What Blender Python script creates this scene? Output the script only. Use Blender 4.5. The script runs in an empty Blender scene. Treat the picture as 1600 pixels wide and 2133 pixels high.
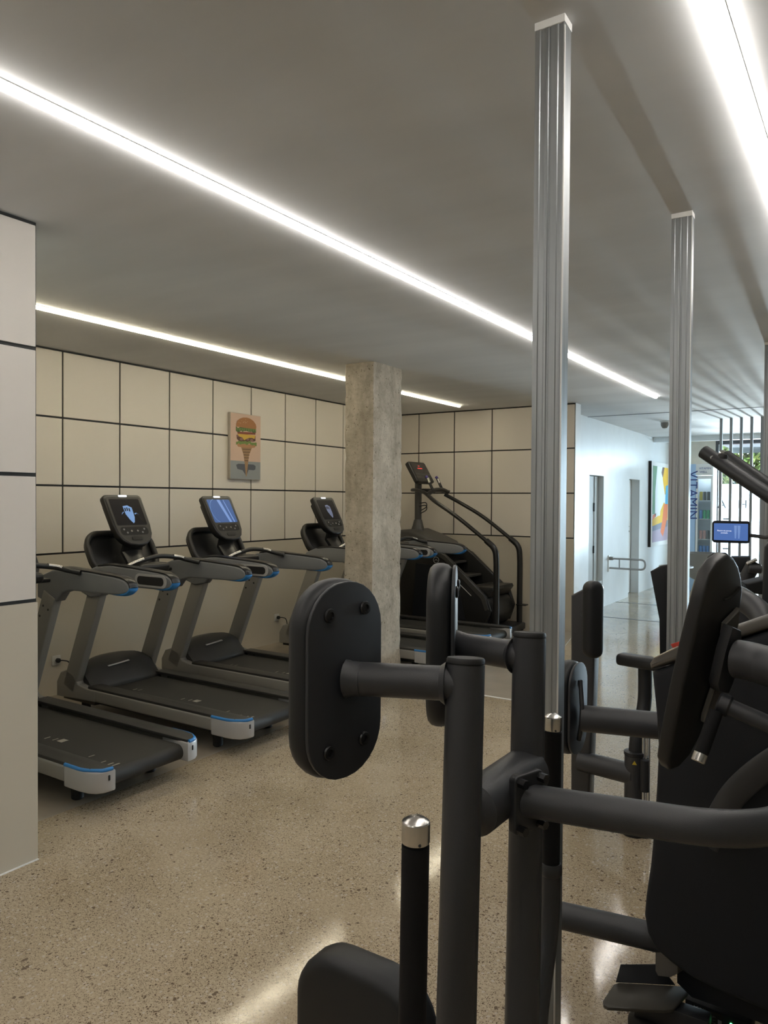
import bpy, bmesh, math, random
from mathutils import Vector, Matrix, Quaternion
random.seed(7)
S = bpy.context.scene
COL = S.collection
V = Vector

# ------------------------------------------------------------------ camera
FPX, CAM_H = 1540.0, 1.74
_yaw, _pit, _roll = math.radians(33.0), 24.5 / 1540.0, 0.0067
C_W = V((-math.sin(_yaw) * math.cos(_pit), math.cos(_yaw) * math.cos(_pit), -math.sin(_pit)))
_r = V((math.cos(_yaw), math.sin(_yaw), 0)); _u = _r.cross(C_W)
C_R = _r * math.cos(_roll) + _u * math.sin(_roll)
C_U = _u * math.cos(_roll) - _r * math.sin(_roll)
CAM = V((0, 0, CAM_H))
cd = bpy.data.cameras.new('camera'); cam = bpy.data.objects.new('camera', cd); COL.objects.link(cam)
cd.sensor_fit = 'VERTICAL'; cd.sensor_height = 36.0; cd.lens = 36.0 * FPX / 2133.0
cd.clip_start = 0.05; cd.clip_end = 300
m3 = Matrix((C_R, C_U, -C_W)).transposed()
cam.matrix_world = Matrix.Translation(CAM) @ m3.to_4x4()
S.camera = cam

# ------------------------------------------------------------------ world, sun, exposure
S.view_settings.view_transform = 'Standard'
S.view_settings.look = 'None'
S.view_settings.exposure = 0.30
S.view_settings.gamma = 1.0
S.view_settings.use_curve_mapping = False
wd = bpy.data.worlds.new('sky'); S.world = wd; wd.use_nodes = True
bgn = wd.node_tree.nodes['Background']
bgn.inputs[0].default_value = (0.70, 0.86, 1.0, 1); bgn.inputs[1].default_value = 15.5
sd = bpy.data.lights.new('sun', 'SUN'); sd.energy = 10.0; sd.angle = math.radians(0.6); sd.color = (1, .95, .86)
so = bpy.data.objects.new('sun', sd); COL.objects.link(so)
so.rotation_euler = (math.radians(38), 0, math.radians(20))
so.location = (0, 22, 12)
# window daylight is sampled through a portal that lies in the glazed front
pd = bpy.data.lights.new('window_portal', 'AREA'); pd.shape = 'RECTANGLE'; pd.size = 7.4; pd.size_y = 3.0
po = bpy.data.objects.new('window_portal', pd); COL.objects.link(po)
po.location = (1.1, 16.9, 1.53); po.rotation_euler = (math.radians(-90), 0, 0)
pd.cycles.is_portal = True
try:
    S.cycles.use_denoising = True
    S.cycles.max_bounces = 8; S.cycles.diffuse_bounces = 5; S.cycles.glossy_bounces = 4
    S.cycles.transparent_max_bounces = 12; S.cycles.sample_clamp_indirect = 6.0
    S.cycles.caustics_reflective = False; S.cycles.caustics_refractive = False
except Exception:
    pass
# sunlight thrown back by a parked car's windscreen in the street, low behind the slats
gl = bpy.data.lights.new('car_sun_glint', 'SPOT'); gl.energy = 4400.0; gl.color = (.86, .95, 1.0)
gl.shadow_soft_size = 0.16; gl.spot_size = math.radians(42); gl.spot_blend = .6
go = bpy.data.objects.new('car_sun_glint', gl); COL.objects.link(go)
go.location = (-1.15, 20.3, 1.05)
go.rotation_euler = (V((-1.2, 6.0, 2.6)) - V(go.location)).to_track_quat('-Z', 'Y').to_euler()

# ------------------------------------------------------------------ helpers
def ray(px, py):
    return C_W + C_R * ((px - 800) / FPX) + C_U * ((1066.5 - py) / FPX)
def at(px, py, f):
    """the point f metres in front of the camera seen at a pixel of the 1600x2133 photograph"""
    return CAM + ray(px, py) * f
def onp(px, py, p0, n):
    d = ray(px, py); return CAM + d * ((p0 - CAM).dot(n) / d.dot(n))

MATS = {}
def mat(name, col, rough=.5, metal=0.0, spec=.5, noise=0, nscale=20, bump=0, bscale=200, emit=None, estr=1.0, col2=None, stretch=None, detail=4, coat=0):
    m = bpy.data.materials.new(name); m.use_nodes = True
    nt = m.node_tree; b = nt.nodes['Principled BSDF']
    b.inputs['Base Color'].default_value = (*col, 1); b.inputs['Roughness'].default_value = rough
    b.inputs['Metallic'].default_value = metal; b.inputs['Specular IOR Level'].default_value = spec
    if coat: b.inputs['Coat Weight'].default_value = coat; b.inputs['Coat Roughness'].default_value = .1
    if emit:
        b.inputs['Emission Color'].default_value = (*emit, 1); b.inputs['Emission Strength'].default_value = estr
    if noise or bump or col2:
        tc = nt.nodes.new('ShaderNodeTexCoord'); mp = nt.nodes.new('ShaderNodeMapping')
        nt.links.new(tc.outputs['Object'], mp.inputs[0])
        if stretch: mp.inputs['Scale'].default_value = stretch
    if noise or col2:
        n = nt.nodes.new('ShaderNodeTexNoise'); n.inputs['Scale'].default_value = nscale; n.inputs['Detail'].default_value = detail
        nt.links.new(mp.outputs[0], n.inputs[0])
        r = nt.nodes.new('ShaderNodeValToRGB')
        c2 = col2 or tuple(c * (1 - noise) for c in col)
        r.color_ramp.elements[0].color = (*c2, 1); r.color_ramp.elements[1].color = (*col, 1)
        r.color_ramp.elements[0].position = .32; r.color_ramp.elements[1].position = .68
        nt.links.new(n.outputs[0], r.inputs[0]); nt.links.new(r.outputs[0], b.inputs['Base Color'])
    if bump:
        n2 = nt.nodes.new('ShaderNodeTexNoise'); n2.inputs['Scale'].default_value = bscale; n2.inputs['Detail'].default_value = 3
        nt.links.new(mp.outputs[0], n2.inputs[0])
        bp = nt.nodes.new('ShaderNodeBump'); bp.inputs['Strength'].default_value = bump; bp.inputs['Distance'].default_value = .002
        nt.links.new(n2.outputs[0], bp.inputs['Height']); nt.links.new(bp.outputs[0], b.inputs['Normal'])
    MATS[name] = m
    return m

ORG = {}
def finish(me, angle=38):
    for p in me.polygons: p.use_smooth = True
    try: me.set_sharp_from_angle(angle=math.radians(angle))
    except Exception: pass
def mk(name, bm, m, parent=None, angle=38):
    """link a bmesh built in world coordinates as one mesh object, a child of parent if given"""
    if parent is not None:
        o0 = ORG.get(parent.name, V((0, 0, 0)))
        bmesh.ops.translate(bm, verts=bm.verts, vec=-o0)
    bmesh.ops.recalc_face_normals(bm, faces=bm.faces)
    me = bpy.data.meshes.new(name); bm.to_mesh(me); bm.free(); finish(me, angle)
    me.materials.append(MATS[m] if isinstance(m, str) else m)
    o = bpy.data.objects.new(name, me); COL.objects.link(o)
    if parent is not None:
        o.parent = parent; ORG[o.name] = ORG.get(parent.name, V((0, 0, 0)))
    return o
def tag(o, label, cat, group=None):
    o['label'] = label; o['category'] = cat
    if group: o['group'] = group
    return o
def thing(name, loc, label, cat, group=None):
    o = bpy.data.objects.new(name, None); COL.objects.link(o); o.location = loc
    o.empty_display_size = .1; ORG[o.name] = V(loc)
    return tag(o, label, cat, group)
def struct(name, bm, m, parent=None):
    o = mk(name, bm, m, parent)
    if parent is None: o['kind'] = 'structure'
    return o
def copy_tree(o, parent=None):
    c = o.copy(); COL.objects.link(c); c.parent = parent
    for ch in list(o.children): copy_tree(ch, c)
    return c

def B(): return bmesh.new()
def box(bm, c, s, rot=None, bev=0, seg=2):
    """box centred at c with full size s; rot is a 3x3 matrix"""
    r = bmesh.ops.create_cube(bm, size=1)
    vs = r['verts']
    M = Matrix.Translation(V(c)) @ (rot.to_4x4() if rot else Matrix.Identity(4)) @ Matrix.Diagonal((*s, 1))
    bmesh.ops.transform(bm, matrix=M, verts=vs)
    if bev:
        es = list({e for v in vs for e in v.link_edges})
        bmesh.ops.bevel(bm, geom=es, offset=min(bev, min(s) * .49), segments=seg, profile=.5, affect='EDGES')
    return bm
def boxr(x0, x1, y0, y1, z0, z1, bev=0, seg=2, bm=None):
    return box(bm or B(), ((x0 + x1) / 2, (y0 + y1) / 2, (z0 + z1) / 2), (x1 - x0, y1 - y0, z1 - z0), None, bev, seg)
def tube(bm, pts, r, n=20, caps=True, closed=False, flat=None, cap_bev=0):
    """sweep a circle (or flattened circle: flat=(a,b) multipliers) along pts; r is a number or a list"""
    pts = [V(p) for p in pts]; k = len(pts)
    rs = r if isinstance(r, (list, tuple)) else [r] * k
    tang = []
    for i in range(k):
        a = pts[i - 1] if (i > 0 or closed) else pts[i]; b = pts[(i + 1) % k] if (i < k - 1 or closed) else pts[i]
        tang.append((b - a).normalized())
    t0 = tang[0]; up = V((0, 0, 1)) if abs(t0.z) < .95 else V((1, 0, 0))
    nrm = (up - t0 * up.dot(t0)).normalized()
    rings = []
    for i in range(k):
        if i:
            q = tang[i - 1].rotation_difference(tang[i]); nrm = (q @ nrm)
            nrm = (nrm - tang[i] * nrm.dot(tang[i])).normalized()
        bn = tang[i].cross(nrm)
        fa, fb = flat or (1, 1)
        rings.append([bm.verts.new(pts[i] + (nrm * math.cos(2 * math.pi * j / n) * fa + bn * math.sin(2 * math.pi * j / n) * fb) * rs[i]) for j in range(n)])
    for i in range(k if closed else k - 1):
        a, b = rings[i], rings[(i + 1) % k]
        for j in range(n): bm.faces.new((a[j], a[(j + 1) % n], b[(j + 1) % n], b[j]))
    if caps and not closed:
        bm.faces.new(rings[0][::-1]); bm.faces.new(rings[-1])
    return bm
def fillet(pts, rad, n=8):
    pts = [V(p) for p in pts]; out = [pts[0]]
    for i in range(1, len(pts) - 1):
        p = pts[i]; a = (pts[i - 1] - p); b = (pts[i + 1] - p)
        d = min(rad, a.length * .49, b.length * .49)
        s, e = p + a.normalized() * d, p + b.normalized() * d
        for j in range(n + 1):
            t = j / n; out.append(s * (1 - t) ** 2 + p * 2 * t * (1 - t) + e * t * t)
    out.append(pts[-1]); return out
def spline(pts, n=8):
    pts = [V(p) for p in pts]; P = [pts[0] * 2 - pts[1]] + pts + [pts[-1] * 2 - pts[-2]]; out = []
    for i in range(1, len(P) - 2):
        for j in range(n):
            t = j / n
            out.append(.5 * ((2 * P[i]) + (P[i + 1] - P[i - 1]) * t + (2 * P[i - 1] - 5 * P[i] + 4 * P[i + 1] - P[i + 2]) * t * t + (3 * P[i] - P[i - 1] - 3 * P[i + 1] + P[i + 2]) * t ** 3))
    out.append(pts[-1]); return out
def prism(bm, pts, ext, bev=0, seg=2):
    """polygon of 3-D points extruded by the vector ext"""
    a = [bm.verts.new(V(p)) for p in pts]; b = [bm.verts.new(V(p) + V(ext)) for p in pts]; n = len(a)
    f1 = bm.faces.new(a); f2 = bm.faces.new(b[::-1]); fs = [f1, f2]
    for i in range(n): fs.append(bm.faces.new((a[i], b[i], b[(i + 1) % n], a[(i + 1) % n])))
    if bev:
        es = list(set(f1.edges) | set(f2.edges))
        bmesh.ops.recalc_face_normals(bm, faces=fs)
        bmesh.ops.bevel(bm, geom=es, offset=bev, segments=seg, profile=.5, affect='EDGES')
    return bm
def rrect(w, h, r, n=7):
    """2-D rounded rectangle outline"""
    out = []
    for cx, cy, a0 in ((w / 2 - r, h / 2 - r, 0), (-w / 2 + r, h / 2 - r, 90), (-w / 2 + r, -h / 2 + r, 180), (w / 2 - r, -h / 2 + r, 270)):
        for j in range(n + 1):
            a = math.radians(a0 + 90 * j / n); out.append((cx + r * math.cos(a), cy + r * math.sin(a)))
    return out
def lathe(bm, prof, c, axis=(0, 0, 1), n=24):
    """profile of (radius, height) turned about an axis through c"""
    q = V((0, 0, 1)).rotation_difference(V(axis).normalized()); c = V(c); rings = []
    for r, h in prof:
        if r < 1e-6: rings.append([bm.verts.new(c + q @ V((0, 0, h)))])
        else: rings.append([bm.verts.new(c + q @ V((r * math.cos(2 * math.pi * j / n), r * math.sin(2 * math.pi * j / n), h))) for j in range(n)])
    for a, b in zip(rings, rings[1:]):
        for j in range(n):
            if len(a) == 1 and len(b) == 1: continue
            if len(a) == 1: bm.faces.new((a[0], b[j], b[(j + 1) % n]))
            elif len(b) == 1: bm.faces.new((a[j], a[(j + 1) % n], b[0]))
            else: bm.faces.new((a[j], a[(j + 1) % n], b[(j + 1) % n], b[j]))
    if len(rings[0]) > 1: bm.faces.new(rings[0][::-1])
    if len(rings[-1]) > 1: bm.faces.new(rings[-1])
    return bm
def cyl(bm, c, r, h, axis=(0, 0, 1), n=20, bev=.0):
    b = min(bev, r * .4, h * .4)
    prof = [(r, -h / 2), (r, h / 2)] if not b else [(r - b, -h / 2), (r, -h / 2 + b), (r, h / 2 - b), (r - b, h / 2)]
    return lathe(bm, prof, c, axis, n)
def letters(name, txt, size, m, parent, origin, xa, ya, depth=.001, align='CENTER', space=1.0):
    """flat lettering as a mesh: baseline origin, reading direction xa, up direction ya"""
    cu = bpy.data.curves.new(name, 'FONT'); cu.body = txt; cu.size = size; cu.align_x = align; cu.extrude = depth / 2
    cu.space_character = space; cu.resolution_u = 3
    t = bpy.data.objects.new(name, cu); COL.objects.link(t)
    dg = bpy.context.evaluated_depsgraph_get(); me0 = bpy.data.meshes.new_from_object(t.evaluated_get(dg))
    bm = B(); bm.from_mesh(me0)
    bpy.data.objects.remove(t); bpy.data.curves.remove(cu); bpy.data.meshes.remove(me0)
    xa, ya = V(xa).normalized(), V(ya).normalized(); za = xa.cross(ya)
    M = Matrix.Translation(V(origin)) @ Matrix((xa, ya, za)).transposed().to_4x4()
    bmesh.ops.transform(bm, matrix=M, verts=bm.verts)
    return mk(name, bm, m, parent)
def frame_pad(c, u, n, w, h, r, t, bev, bm=None):
    """rounded slab: centre of its front face c, up u, outward normal n, thickness t going back from c"""
    u = V(u).normalized(); n = V(n).normalized(); v = u.cross(n).normalized()
    return prism(bm or B(), [V(c) + v * a + u * b for a, b in rrect(w, h, r)], -n * t, bev, 3)

# ------------------------------------------------------------------ materials
def terrazzo():
    m = bpy.data.materials.new('terrazzo'); m.use_nodes = True; nt = m.node_tree; N = nt.nodes; L = nt.links
    b = N['Principled BSDF']; tc = N.new('ShaderNodeTexCoord')
    def noise(sc, det=4):
        n = N.new('ShaderNodeTexNoise'); n.inputs['Scale'].default_value = sc; n.inputs['Detail'].default_value = det
        L.new(tc.outputs['Object'], n.inputs[0]); return n
    def ramp(src, p0, c0, p1, c1):
        r = N.new('ShaderNodeValToRGB'); r.color_ramp.elements[0].position = p0; r.color_ramp.elements[1].position = p1
        r.color_ramp.elements[0].color = (*c0, 1); r.color_ramp.elements[1].color = (*c1, 1); L.new(src, r.inputs[0]); return r
    base = ramp(noise(1.3, 6).outputs[0], .35, (.42, .345, .238), .66, (.515, .432, .322))
    fine = ramp(noise(90, 3).outputs[0], .35, (.80, .78, .76), .65, (1.06, 1.05, 1.03))
    mx = N.new('ShaderNodeMixRGB'); mx.blend_type = 'MULTIPLY'; mx.inputs[0].default_value = 1
    L.new(base.outputs[0], mx.inputs[1]); L.new(fine.outputs[0], mx.inputs[2]); cur = mx.outputs[0]
    one = N.new('ShaderNodeValue'); one.outputs[0].default_value = 1.0
    def specks(scale, thr, colour, dens, prev, patchy=False):
        ds = N.new('ShaderNodeTexNoise'); ds.inputs['Scale'].default_value = scale * 1.3; L.new(tc.outputs['Object'], ds.inputs[0])
        ad = N.new('ShaderNodeVectorMath'); ad.operation = 'MULTIPLY_ADD'; ad.inputs[1].default_value = (.9 / scale,) * 3
        L.new(ds.outputs['Color'], ad.inputs[0]); L.new(tc.outputs['Object'], ad.inputs[2])
        v = N.new('ShaderNodeTexVoronoi'); v.inputs['Scale'].default_value = scale; L.new(ad.outputs[0], v.inputs[0])
        lt = N.new('ShaderNodeMath'); lt.operation = 'LESS_THAN'; lt.inputs[1].default_value = thr; L.new(v.outputs['Distance'], lt.inputs[0])
        sp = N.new('ShaderNodeSeparateColor'); L.new(v.outputs['Color'], sp.inputs[0])
        g = N.new('ShaderNodeMath'); g.operation = 'LESS_THAN'; g.inputs[1].default_value = dens; L.new(sp.outputs[0], g.inputs[0])
        pa = noise(2.2, 3); pr = N.new('ShaderNodeMath'); pr.operation = 'GREATER_THAN'; pr.inputs[1].default_value = .43; L.new(pa.outputs[0], pr.inputs[0])
        mu0 = N.new('ShaderNodeMath'); mu0.operation = 'MULTIPLY'; L.new(lt.outputs[0], mu0.inputs[0]); L.new(g.outputs[0], mu0.inputs[1])
        mu = N.new('ShaderNodeMath'); mu.operation = 'MULTIPLY'; L.new(mu0.outputs[0], mu.inputs[0]); L.new(pr.outputs[0] if patchy else one.outputs[0], mu.inputs[1])
        x = N.new('ShaderNodeMixRGB'); L.new(mu.outputs[0], x.inputs[0]); L.new(prev, x.inputs[1]); x.inputs[2].default_value = (*colour, 1)
        return x.outputs[0]
    cur = specks(200, .34, (.13, .092, .06), .40, cur)
    cur = specks(150, .34, (.12, .085, .055), .34, cur, True)
    cur = specks(90, .33, (.12, .085, .055), .16, cur, True)
    cur = specks(60, .34, (.50, .43, .36), .25, cur)
    cur = specks(42, .30, (.15, .11, .075), .09, cur)
    L.new(cur, b.inputs['Base Color'])
    rr = ramp(noise(7, 4).outputs[0], .3, (.05,) * 3, .7, (.13,) * 3); L.new(rr.outputs[0], b.inputs['Roughness'])
    b.inputs['Specular IOR Level'].default_value = .5
    bp = N.new('ShaderNodeBump'); bp.inputs['Strength'].default_value = .10; bp.inputs['Distance'].default_value = .001
    L.new(noise(160, 2).outputs[0], bp.inputs['Height']); L.new(bp.outputs[0], b.inputs['Normal'])
    MATS['terrazzo'] = m
terrazzo()
mat('screed', (.36, .31, .245), .28, noise=.25, nscale=3, bump=.1)
mat('ceiling_plaster', (.75, .76, .775), .75, noise=.13, nscale=1.5, stretch=(.35, 1.3, 1), detail=7, bump=.05, bscale=30)
mat('wall_panel', (.70, .65, .575), .42, spec=.4)
mat('wall_panel_near', (.68, .635, .59), .42, spec=.4)
mat('wall_board', (.56, .51, .42), .5, noise=.05, nscale=1.2)
mat('joint_black', (.012, .011, .010), .6)
mat('white_wall', (.80, .83, .84), .32, noise=.06, nscale=2.5, detail=6)
mat('white_paint', (.82, .82, .80), .5)
mat('beige_render', (.62, .58, .50), .8, noise=.15, nscale=4)
mat('stone_wall', (.20, .175, .15), .8, col2=(.10, .085, .07), nscale=9, detail=8)
def concrete():
    m = mat('concrete', (.50, .46, .40), .88); nt = m.node_tree; N = nt.nodes; L = nt.links; b = N['Principled BSDF']
    tc = N.new('ShaderNodeTexCoord')
    def nz(sc, det, st=None):
        n = N.new('ShaderNodeTexNoise'); n.inputs['Scale'].default_value = sc; n.inputs['Detail'].default_value = det; n.inputs['Roughness'].default_value = .65
        if st:
            mp = N.new('ShaderNodeMapping'); mp.inputs['Scale'].default_value = st; L.new(tc.outputs['Object'], mp.inputs[0]); L.new(mp.outputs[0], n.inputs[0])
        else: L.new(tc.outputs['Object'], n.inputs[0])
        return n.outputs[0]
    def rp(src, p0, c0, p1, c1):
        r = N.new('ShaderNodeValToRGB'); r.color_ramp.elements[0].position = p0; r.color_ramp.elements[1].position = p1
        r.color_ramp.elements[0].color = (*c0, 1); r.color_ramp.elements[1].color = (*c1, 1); L.new(src, r.inputs[0]); return r.outputs[0]
    def mul(a_, b_):
        x = N.new('ShaderNodeMixRGB'); x.blend_type = 'MULTIPLY'; x.inputs[0].default_value = 1; L.new(a_, x.inputs[1]); L.new(b_, x.inputs[2]); return x.outputs[0]
    c = mul(rp(nz(3.2, 8), .34, (.40, .355, .285), .66, (.62, .57, .485)), rp(nz(26, 6), .35, (.86, .85, .82), .62, (1.04, 1.03, 1.02)))
    c = mul(c, rp(nz(42, 2), .28, (.35, .32, .28), .36, (1, 1, 1)))
    c = mul(c, rp(nz(7, 4, (1, 1, .25)), .30, (.75, .73, .70), .55, (1.05, 1.05, 1.05)))
    L.new(c, b.inputs['Base Color'])
    ad = N.new('ShaderNodeMath'); ad.operation = 'ADD'; L.new(nz(42, 6), ad.inputs[0]); L.new(nz(11, 8), ad.inputs[1])
    bp = N.new('ShaderNodeBump'); bp.inputs['Strength'].default_value = .9; bp.inputs['Distance'].default_value = .006
    L.new(ad.outputs[0], bp.inputs['Height']); L.new(bp.outputs[0], b.inputs['Normal'])
concrete()
mat('galvanised', (.42, .445, .46), .42, metal=.8, noise=.22, nscale=9, stretch=(9, 9, .25), detail=6, bump=.1, bscale=30)
mat('steel_weld', (.72, .72, .70), .5, metal=.3)
mat('led_white', (1, 1, 1), .5, emit=(1.0, .95, .885), estr=24)
mat('led_warm', (1, 1, 1), .5, emit=(1.0, .90, .66), estr=24)
mat('led_profile', (.8, .8, .78), .5)
mat('frame_grey', (.037, .038, .042), .38, spec=.45, bump=.25, bscale=900)
mat('frame_dark', (.022, .023, .026), .42, spec=.45, bump=.2, bscale=700)
mat('tower_black', (.009, .0108, .015), .62, spec=.3, bump=.35, bscale=1200)
mat('vinyl_black', (.011, .012, .014), .47, spec=.45, bump=.12, bscale=600)
mat('pad_plate', (.024, .026, .031), .48, spec=.5)
mat('foam_grip', (.006, .006, .007), .75, spec=.25, bump=.2, bscale=800)
mat('rubber', (.009, .009, .010), .6)
mat('bolt_black', (.008, .008, .009), .3)
mat('aluminium', (.72, .70, .67), .27, metal=1, noise=.15, nscale=120, stretch=(1, 1, .05))
mat('chrome', (.75, .76, .77), .12, metal=1)
mat('tread_silver', (.28, .272, .252), .42, metal=.2)
mat('tread_light', (.43, .43, .435), .35, metal=.1)
mat('tread_arm', (.205, .212, .226), .42, metal=.1)
mat('tread_black', (.012, .012, .0125), .33, spec=.5)
mat('tread_hood', (.026, .025, .0235), .45, bump=.1, bscale=500)
mat('belt', (.021, .020, .018), .62, bump=.3, bscale=500)
mat('belt_mark', (.30, .28, .24), .6)
mat('blue', (.030, .20, .52), .35)
mat('screen_off', (.018, .017, .020), .18)
mat('screen_panel', (.022, .022, .023), .25)
mat('screen_blue', (.02, .04, .10), .2, emit=(.10, .19, .46), estr=.42)
mat('screen_light', (.1, .2, .4), .3, emit=(.22, .38, .75), estr=.42)
mat('screen_white', (.5, .5, .5), .3, emit=(.85, .9, 1.0), estr=.9)
mat('screen_red', (.3, .02, .02), .3, emit=(1.0, .06, .05), estr=.8)
mat('green_led', (.0, .3, .05), .3, emit=(.1, 1.0, .25), estr=5)
mat('stair_black', (.013, .0125, .012), .35)
mat('stair_grey', (.05, .048, .044), .42)
mat('purple', (.06, .04, .22), .4)
mat('socket_white', (.62, .61, .58), .4)
mat('red_plastic', (.42, .035, .02), .4)
mat('taupe', (.24, .22, .20), .7)
mat('satin_taupe', (.115, .108, .098), .38)
mat('wood', (.45, .32, .20), .5, noise=.3, nscale=12, stretch=(8, 8, 1))
mat('slat_steel', (.36, .39, .41), .5, metal=.3)
mat('window_frame', (.06, .065, .07), .45)
mat('asphalt', (.30, .29, .28), .85, noise=.2, nscale=20)
mat('leaf', (.035, .075, .010), .6, col2=(.09, .11, .02), nscale=3)
mat('trunk', (.16, .11, .07), .8)
mat('awning', (.16, .18, .20), .7)
mat('car_white', (.75, .76, .78), .25, coat=.5)
mat('car_glass', (.03, .04, .05), .08)
mat('fridge_blue', (.44, .62, .86), .35)
mat('print_navy', (.03, .06, .25), .5)
mat('print_grey', (.20, .22, .25), .5)
mat('can_green', (.05, .42, .16), .3)
mat('can_dark', (.09, .08, .07), .3)
mat('can_blue', (.10, .25, .60), .3)
mat('can_pink', (.62, .32, .28), .35)
mat('can_yellow', (.70, .52, .05), .35)
def glass(name, tint, gloss):
    m = bpy.data.materials.new(name); m.use_nodes = True; nt = m.node_tree; N = nt.nodes
    N.remove(N['Principled BSDF']); out = N['Material Output']
    t = N.new('ShaderNodeBsdfTransparent'); t.inputs[0].default_value = (*tint, 1)
    g = N.new('ShaderNodeBsdfGlossy'); g.inputs['Roughness'].default_value = .03
    x = N.new('ShaderNodeMixShader'); x.inputs[0].default_value = gloss
    nt.links.new(t.outputs[0], x.inputs[1]); nt.links.new(g.outputs[0], x.inputs[2]); nt.links.new(x.outputs[0], out.inputs[0])
    MATS[name] = m
glass('clear_glass', (.94, .97, .97), .06)
def film():
    m = bpy.data.materials.new('frosted_film'); m.use_nodes = True; nt = m.node_tree; N = nt.nodes
    N.remove(N['Principled BSDF']); out = N['Material Output']
    t = N.new('ShaderNodeBsdfTransparent'); t.inputs[0].default_value = (.9, .95, 1, 1)
    g = N.new('ShaderNodeBsdfTranslucent'); g.inputs[0].default_value = (.85, .9, .95, 1)
    x = N.new('ShaderNodeMixShader'); x.inputs[0].default_value = .55
    nt.links.new(t.outputs[0], x.inputs[1]); nt.links.new(g.outputs[0], x.inputs[2]); nt.links.new(x.outputs[0], out.inputs[0])
    MATS['frosted_film'] = m
film()
for nm, c in dict(art_green=(.13, .30, .16), art_white=(.80, .83, .82), art_yellow=(.78, .48, .05), art_blue=(.10, .42, .66),
                  art_orange=(.72, .22, .10), art_brown=(.16, .10, .08), art_grey=(.22, .24, .28), art_mauve=(.42, .34, .42),
                  canvas_pink=(.62, .44, .34), canvas_grey=(.27, .29, .30), canvas_edge=(.46, .42, .36), shadow_slate=(.085, .095, .115),
                  bun=(.36, .155, .05), bun_low=(.44, .22, .10), lettuce=(.16, .24, .055), lettuce_dark=(.06, .11, .03), tomato=(.22, .055, .03),
                  cheese=(.60, .37, .05), patty=(.105, .045, .03), patty_light=(.24, .12, .10), cone=(.33, .20, .10), cone_dark=(.14, .075, .04), sesame=(.60, .42, .24)).items():
    mat(nm, c, .6)

# ================================================================== THE SETTING
CEIL = 3.05
floor = struct('floor', boxr(-3.70, 5.0, -3.5, 17.0, -.12, 0), 'terrazzo')
struct('floor_recess', boxr(-6.1, -3.70, 1.6, 9.8, -.12, 0), 'screed')
struct('floor_patch', prism(B(), [V((-3.70, 6.02, -.01)), V((-2.45, 6.02, -.01)), V((-3.2, 9.62, -.01)), V((-3.70, 9.62, -.01))], V((0, 0, .014))), 'screed')
struct('trim_7', boxr(-3.70, -2.45, 6.00, 6.022, -.01, .005), 'white_paint')
struct('floor_corridor', boxr(-6.1, -3.70, 9.8, 17.0, -.12, 0), 'terrazzo')
struct('floor_street', boxr(-14, 16, 17.0, 40, -.2, -.04), 'asphalt')
struct('ceiling', boxr(-6.3, 5.2, -3.7, 17.4, CEIL, CEIL + .25), 'ceiling_plaster')
# left wall behind the treadmills: black backing with square panels set proud of it, painted board below
def panel_wall(name, plane, fixed, a_edges, z_edges, sgn, a0, a1, top, low, pm='wall_panel', gap=.017):
    """plane 'x' or 'y': wall face at 'fixed', panels stand 12 mm proud toward sgn"""
    def bx(lo, hi, d0, d1, z0, z1, bev=0):
        d0, d1 = sorted((fixed + sgn * d0, fixed + sgn * d1))
        return boxr(d0, d1, lo, hi, z0, z1, bev, 1) if plane == 'x' else boxr(lo, hi, d0, d1, z0, z1, bev, 1)
    w = struct(name, bx(a0, a1, -.14, 0, 0, top), 'joint_black')
    cache = {}
    for i in range(len(a_edges) - 1):
        for k in range(len(z_edges) - 1):
            lo, hi = a_edges[i] + gap / 2, a_edges[i + 1] - gap / 2
            z0, z1 = z_edges[k] + gap / 2, z_edges[k + 1] - gap / 2
            key = (round(hi - lo, 4), round(z1 - z0, 4))
            if key in cache:
                src, l0, zz0 = cache[key]
                o = src.copy(); COL.objects.link(o); o.parent = w
                d = V((0, lo - l0, z0 - zz0)) if plane == 'x' else V((lo - l0, 0, z0 - zz0))
                o.location = src.location + d
            else:
                o = mk('panel', bx(lo, hi, -.002, .012, z0, z1, .0015), pm, w); cache[key] = (o, lo, z0)
    mk('lower_board', bx(a0, a1, -.002, .012, 0.0, z_edges[0] - gap / 2), low, w)
    return w
ZE = [1.25, 1.85, 2.45, CEIL - .010]
panel_wall('wall_left', 'x', -5.976, [3.95 + .6 * k for k in range(-4, 10)] + [9.62], ZE, 1, 1.5, 9.62, CEIL, 'wall_board')
panel_wall('wall_back', 'y', 9.632, [-5.964] + [-3.233 - .6 * k for k in range(4, -1, -1)], ZE, -1, -6.1, -3.237, CEIL, 'wall_board')
struct('trim_6', boxr(-3.236, -3.229, 9.634, 9.84, 0, CEIL), 'white_wall')
panel_wall('wall_near', 'x', -3.328, [2.063 - .6 * k for k in range(9, -1, -1)], ZE, 1, -3.4, 2.063, CEIL, 'wall_board', 'wall_panel_near', .018)
struct('wall_recess_end', boxr(-6.1, -3.33, 1.5, 2.062, 0, CEIL), 'wall_board')
struct('trim_1', boxr(-3.328, -3.306, -3.4, 2.063, 0, .004), 'white_paint')
# unseen sides of the room
struct('wall_right', boxr(5.0, 5.2, -3.5, 17.0, 0, CEIL), 'wall_board')
struct('wall_rear', boxr(-6.1, 5.2, -3.7, -3.5, 0, CEIL), 'wall_board')
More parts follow.
